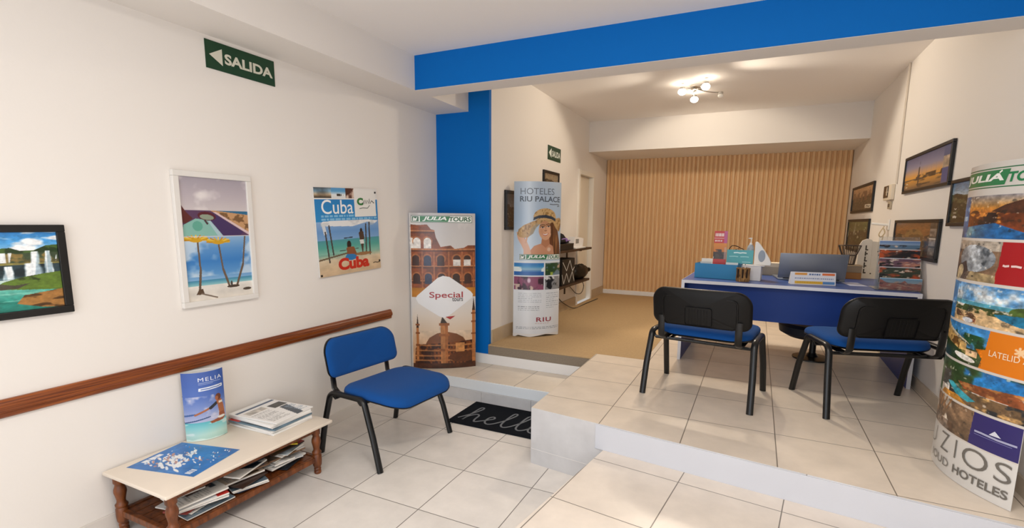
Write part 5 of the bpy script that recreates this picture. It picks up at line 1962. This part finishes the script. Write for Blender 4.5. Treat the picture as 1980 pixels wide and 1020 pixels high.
for k in range(14):
    a = 2 * math.pi * k / 14
    m.tube([(0.045 * math.cos(a), 0.035 * math.sin(a), 0.0), (0.055 * math.cos(a), 0.04 * math.sin(a), 0.08), (0.085 * math.cos(a), 0.055 * math.sin(a), 0.165)], 0.003, 5)
m.build('wire_cage', mat('dark_wire', '#4a3f38', 0.4, 0.6), t, smooth=True)
for z, a, b in ((0.002, .045, .035), (0.08, .055, .04), (0.165, .085, .055)):
    m = MB()
    m.tube([(a * math.cos(q), b * math.sin(q), z) for q in [2 * math.pi * k / 28 for k in range(29)]], 0.0035, 5)
    m.build('ring', mat('dark_wire', '#4a3f38', 0.4, 0.6), t, smooth=True)

# acrylic rack of leaflets
ACR = mat('clear_acrylic', '#eef1f4', 0.05, trans=0.95)
rack = thing('acrylic_rack', 'clear acrylic leaflet rack at the right end of the desk', 'rack', on(3.555, 2.745), 0.02)
m = MB()
m.box(-0.03, 0.245, -0.06, 0.16, 0, 0.004)
m.build('base_plate', ACR, rack)
m = MB()
m.box(0.0, 0.243, 0.135, 0.139, 0.004, 0.375)
m.build('back_panel', ACR, rack)
RM = Matrix.Translation(on(3.555, 2.745)) @ Matrix.Rotation(0.02, 4, 'Z')
tint = [('#c46a4a', '#4a7fa8', 'red tent photo'), ('#2f3a2c', '#c9522c', 'dark green and red photo'), ('#6a4a5a', '#c98a72', 'mauve and pink photo'), ('#c0501f', '#4a2a22', 'orange sunset photo'), ('#5f7f9c', '#c06a48', 'blue sky photo')]
nm = ['lowest, front pocket', 'second pocket from the bottom', 'middle pocket', 'second pocket from the top', 'top pocket']
for k in range(5):
    a, b, d = tint[k]
    c = Cv(60, 40, 1.7, a)
    if k == 0:
        c.grad(0, .55, 1, 1, ['#a9c4cf', '#5a93b8'])
        c.poly([(0, .9), (.25, .45), (.4, .35), (.6, .8), (.75, .3), (1, .5), (1, 0), (0, 0)], '#b9563c')
        c.blend(c.V < .6, '#7a2a1c', .52, 7, 9, 5, .1)
        c.blend(c.V < .7, '#d9a98a', .6, 8, 9, 7, .1)
    else:
        c.blend(ALL(c), b, .5, 3, 4, 30 + k, .15)
        c.blend(ALL(c), '#17141a', .55, 5, 6, 40 + k, .1)
        c.blend(ALL(c), '#e0cdbc', .66, 7, 8, 50 + k, .08)
    if k == 4:
        c.grad(0, .72, 1, 1, ['#9fb6cf', '#5a7fb8'])
        c.rect(0, .30, 1, .5, '#b9aeb0', .7)
    c.rect(0, .97, 1, 1, '#dfe3e8')
    y = 0.0 + k * 0.028
    z = 0.005 + k * 0.062
    h = 0.082 if k < 1 else 0.115
    p = tuple(RM @ Vector((0.122, y - (0.02 if k == 0 else 0), z if k == 0 else z - 0.02)))
    leaflet('leaflet', 'leaflet with %s in the acrylic rack, %s' % (d, nm[k]), 'leaflet', p, 0.02, 0.242 if k else 0.248, h, c, th=0.004, group='leaflets in the acrylic rack')
    if k:
        m = MB()
        m.box(0.0, 0.243, y + 0.0045, y + 0.0065, 0.004, z - 0.021 + h * 0.5)
        m.build('divider', ACR, rack)
m = MB()
m.box(-0.005, 0.249, -0.0275, -0.0255, 0.004, 0.078)
m.build('front_pocket', ACR, rack)

# ================================================================== RIGHT WALL ODDMENTS
PLK = mat('whitewashed_wood', '#e6ddcd', 0.7, noise=0.07, nscale=14, bump=0.3, bscale=40)
t = thing('lettered_plank', 'whitewashed wooden plank with dark upright lettering behind the desk', 'plank', (3.665, 3.80, Z3), 0.05)
m = MB()
o_ = [(-0.085, 0), (0.02, 0), (0.02, 0.99), (0.012, 1.005), (-0.02, 1.012), (-0.055, 0.995), (-0.075, 0.955), (-0.082, 0.90)]
m.prism(o_, 0, 0.025, Matrix(((1, 0, 0, 0), (0, 0, -1, 0.02), (0, 1, 0, 0), (0, 0, 0, 1))))
m.build('board', PLK, t)
m = MB()
o_ = [(0.022, 0), (0.105, 0), (0.105, 0.97), (0.098, 0.985), (0.022, 0.99)]
m.prism(o_, 0, 0.03, Matrix(((1, 0, 0, 0), (0, 0, -1, 0.03), (0, 1, 0, 0), (0, 0, 0, 1))))
m.build('board', PLK, t)
m = MB()
for k, (z, h) in enumerate(((0.93, 0.045), (0.88, 0.04), (0.83, 0.045), (0.775, 0.05), (0.72, 0.04))):
    m.box(-0.03, -0.020, -0.0065, -0.005, z - h / 2, z + h / 2, rot=None)
    m.box(-0.020, -0.008, -0.0065, -0.005, z - h / 2 + (0.012 if k % 2 else 0), z - h / 2 + 0.012 + (0.012 if k % 2 else 0))
m.build('lettering', mat('dark_letters', '#4a4238', 0.8), t)
m = MB()
for x, z in ((0.07, 0.90), (0.03, 0.70), (-0.02, 0.56)):
    m.lathe([(0.006, -0.001), (0.006, 0.0008)], 0, 0, 10, Matrix.Translation((x, -0.0005 if x < 0.02 else -0.0005, z)) @ Matrix.Rotation(math.pi / 2, 4, 'X'))
m.build('knot', mat('dark_letters', '#4a4238', 0.8), t)

t = thing('wall_thermostat', 'small white control box with a dark display at the end of the wall conduit', 'control box', (XR, 4.0, 1.725))
m = MB()
m.box(-0.03, -0.0005, -0.13, 0.14, 0.0, 0.135, bevel=0.006)
m.build('housing', mat('ivory_plastic', '#e4d6bf', 0.5), t, smooth=True)
m = MB()
m.box(-0.034, -0.0295, -0.035, 0.13, 0.022, 0.128, bevel=0.002)
m.build('display', mat('dark_display', '#3a2a1c', 0.3), t)
m = MB()
m.box(-0.0355, -0.0338, -0.01, 0.015, 0.04, 0.115)
m.box(-0.0355, -0.0338, -0.03, 0.03, 0.065, 0.078)
m.build('dial_marks', mat('ivory_plastic', '#e4d6bf', 0.5), t)
t = thing('wall_switch', 'tiny grey switch on the right wall just below the control box', 'switch', (XR, 3.96, 1.645))
m = MB()
m.box(-0.016, -0.0005, -0.05, 0.05, 0.0, 0.065, bevel=0.004)
m.build('plate', mat('grey_beige_plastic', '#b5a78f', 0.5), t)
m = MB()
m.box(-0.021, -0.015, -0.022, 0.022, 0.015, 0.045, bevel=0.002)
m.build('rocker', mat('brown_plastic', '#6a5a48', 0.5), t)
t = thing('wall_hook', 'white wall hook arm above the white plank on the right wall', 'hook', (XR, 3.94, 1.50))
m = MB()
m.box(-0.012, -0.0005, -0.04, 0.04, -0.045, 0.05, bevel=0.004)
m.build('wall_plate', mat('white_plastic', '#efece6', 0.4), t)
m = MB()
m.tube([(-0.01, 0, 0.0), (-0.13, 0.02, 0.012)], 0.012, 10)
m.build('arm', mat('white_plastic', '#efece6', 0.4), t, smooth=True)
t = thing('hanging_cord', 'looped beige cord hanging from the white wall hook', 'cord', (XR - 0.035, 3.94, 1.487))
m = MB()
m.tube(spline([(0, 0, 0.0), (-0.02, -0.02, -0.03), (-0.035, -0.01, -0.075), (-0.015, 0.0, -0.095), (0.008, -0.005, -0.06), (-0.005, -0.015, -0.02), (0.005, -0.03, -0.055), (-0.004, -0.01, -0.10), (-0.01, 0.0, -0.3), (-0.02, 0.0, -0.6)], 6), 0.005, 6)
m.build('cord', mat('beige_cord', '#c9b795', 0.6), t, smooth=True)

# dark object peeping from behind the right tower: small stack of wooden blocks on the wall
t = thing('wooden_ornament', 'small stacked brown wooden ornament on the wall edge left of the right foreground tower', 'ornament', (XR, 1.64, 1.05))
m = MB()
for k in range(4):
    m.box(-0.05, -0.0005, -0.10, 0.03 + 0.01 * (k % 2), k * 0.026, k * 0.026 + 0.022, bevel=0.004)
m.build('blocks', wood_mat('ornament_wood', '#5a3018', '#8a5230', 0.5), t)

# ================================================================== WALL SHELVES AT LEFT
SH = wood_mat('dark_shelf', '#2c1c10', '#4a3220', 0.5, (10, 1.5, 10), 3)


def shelf(label, z0, y0, y1):
    t = thing('wall_shelf', label, 'shelf', (XO, y0, z0))
    m = MB()
    m.box(0.0005, 0.23, 0, y1 - y0, 0, 0.027, bevel=0.002)
    m.build('board', SH, t)
    for yy in (0.25, y1 - y0 - 0.35):
        m = MB()
        m.box(0.0005, 0.012, yy, yy + 0.03, -0.16, 0)
        m.box(0.0005, 0.20, yy, yy + 0.03, -0.012, -0.0005)
        m.build('bracket', SH, t)
    return t


shelf('upper dark wall shelf behind the straw-hat tower', 1.145, 3.10, 4.757)
shelf('lower dark wall shelf holding the black bag', 0.738, 3.05, 4.70)
UZ, LZ = 1.1728, 0.7658
t = thing('shoe_box', 'flat black box on the upper wall shelf beside the straw-hat tower', 'box', (XO + 0.03, 3.56, UZ))
m = MB()
m.box(0, 0.18, 0, 0.52, 0, 0.055, bevel=0.002)
m.build('box', mat('black_card', '#17130f', 0.6), t)
m = MB()
m.box(-0.002, 0.182, -0.002, 0.522, 0.055, 0.072, bevel=0.002)
m.build('lid', mat('black_card_lid', '#201a15', 0.5), t)
t = thing('sports_cap', 'black cap with a lilac strap on the flat black box', 'cap', (XO + 0.12, 3.84, UZ + 0.0735))
m = MB()
prof_ = [(-0.16, 0.0), (0.22, 0.0), (0.20, 0.03), (0.10, 0.06), (0.0, 0.11), (-0.08, 0.125), (-0.15, 0.10), (-0.17, 0.04)]
m.pillow([(p[0], p[1] - 0.05) for p in prof_], [(0.6, 0.06), (0.92, 0.045), (1, 0.0), (0.92, -0.045), (0.6, -0.06)], lambda x, z, d: Vector((d, x, max(0.001, z + 0.05))))
m.build('crown', mat('black_fabric', '#121118', 0.7), t, smooth=True)
m = MB()
m.tube(spline([(0.055, -0.10, 0.05), (0.062, 0.0, 0.055), (0.06, 0.08, 0.04), (0.05, 0.16, 0.03), (0.045, 0.22, 0.03)], 6), 0.008, 8)
m.sphere((0.06, 0.06, 0.04), 0.03, .5, 1, .8)
m.build('strap', mat('lilac', '#9a7ac4', 0.5), t, smooth=True)
t = thing('paper_bundle', 'white bundle of papers at the end of the upper wall shelf', 'papers', (XO + 0.06, 4.16, UZ))
m = MB()
m.box(0, 0.15, 0, 0.40, 0, 0.012)
m.build('sheet_stack', mat('paper_e9e7e2', '#e9e7e2', 0.7), t)
m = MB()
pts = [(0.0, 0.0), (0.36, 0.0), (0.40, 0.10), (0.30, 0.115), (0.16, 0.125), (0.05, 0.13)]
m.prism(pts, 0.03, 0.12, Matrix(((0, 0, 1, 0), (1, 0, 0, 0), (0, 1, 0, 0.0125), (0, 0, 0, 1))))
m.build('folded_papers', mat('white_card', '#e9e6e4', 0.6), t)
m = MB()
m.box(0.1202, 0.1212, 0.08, 0.20, 0.06, 0.115)
m.build('printed_patch', mat('grey_print', '#8a8782', 0.7), t)

t = thing('patterned_box', 'black box with white crossing lines on the lower wall shelf', 'box', (XO + 0.04, 3.70, LZ))
m = MB()
m.box(0, 0.17, 0, 0.44, 0, 0.30, bevel=0.003)
m.build('box', mat('black_card', '#17130f', 0.6), t)
m = MB()
for pts in ([(0.02, 0.27), (0.15, 0.165), (0.26, 0.28)], [(0.26, 0.28), (0.36, 0.15), (0.43, 0.19)], [(0.0, 0.13), (0.06, 0.02)], [(0.06, 0.02), (0.15, 0.135), (0.24, 0.02)],
            [(0.24, 0.02), (0.35, 0.14), (0.43, 0.02)]):
    for a, b in zip(pts[:-1], pts[1:]):
        m.tube([(0.1712, a[0], a[1]), (0.1712, b[0], b[1])], 0.006, 6, 0.0012, ref=(1, 0, 0))
m.build('white_lines', mat('white_ink', '#d9d8d4', 0.6), t)
t = thing('black_bag', 'shiny black drawstring bag at the end of the lower wall shelf', 'bag', (XO + 0.135, 4.56, LZ))
m = MB()
m.sphere((0, 0, 0.096), 0.1, 0.98, 3.4, 0.95, 28, 16)
for v in m.bm.verts:
    v.co.z = max(0.001, v.co.z)
    k = max(0.0, (v.co.y - 0.02) / 0.32)
    v.co.x *= 1 - 0.55 * k
    v.co.z = 0.001 + (v.co.z - 0.001) * (1 - 0.35 * k) + 0.04 * k * k
    v.co.x += 0.006 * math.sin(v.co.y * 60)
    v.co.z += 0.008 * math.sin(v.co.y * 48 + v.co.x * 30) * (1 if v.co.z > 0.03 else 0)
m.build('bag', mat('black_nylon', '#050506', 0.42, spec=0.3), t, smooth=True)
m = MB()
m.tube(spline([(0, 0.32, 0.09), (0.01, 0.36, 0.09), (0.0, 0.385, 0.08)], 5), [0.03] * 6 + [0.022] * 5, 10)
m.build('drawstring_end', mat('black_nylon', '#050506', 0.42, spec=0.3), t, smooth=True)
CAB = mat('dark_cable', '#3a342c', 0.5)
for lab, pts in (('dark cable curling below the lower shelf beside the door frame', [(XO + 0.03, 4.30, 0.735), (XO + 0.05, 4.45, 0.66), (XO + 0.03, 4.75, 0.54), (XO + 0.04, 4.95, 0.52), (XO + 0.05, 5.02, 0.62), (XO + 0.05, 4.85, 0.72), (XO + 0.04, 4.64, 0.733)]),
                 ('dark cable trailing onto the carpet past the door frame', [(XO + 0.03, 4.02, 0.60), (XO + 0.03, 4.25, 0.48), (XO + 0.08, 4.55, Z3 + 0.007), (XO + 0.10, 5.0, Z3 + 0.007), (XO + 0.12, 5.5, Z3 + 0.007)]),
                 ('thin dark cable hanging straight from the lower shelf to the carpet', [(XO + 0.03, 3.72, 0.735), (XO + 0.025, 3.73, 0.6), (XO + 0.03, 3.71, 0.45), (XO + 0.04, 3.70, Z3 + 0.006), (XO + 0.05, 3.3, Z3 + 0.006)]),
                 ('small looped dark cable under the lower shelf next to the straw-hat tower', [(XO + 0.03, 3.42, 0.735), (XO + 0.03, 3.46, 0.68), (XO + 0.03, 3.50, 0.62), (XO + 0.03, 3.45, 0.59), (XO + 0.03, 3.39, 0.63), (XO + 0.03, 3.42, 0.69), (XO + 0.03, 3.45, 0.735)])):
    m = MB()
    m.tube(spline(pts, 8), 0.0055, 6)
    tag(m.build('cable', CAB, smooth=True), lab, 'cable')
bpy.context.view_layer.update()
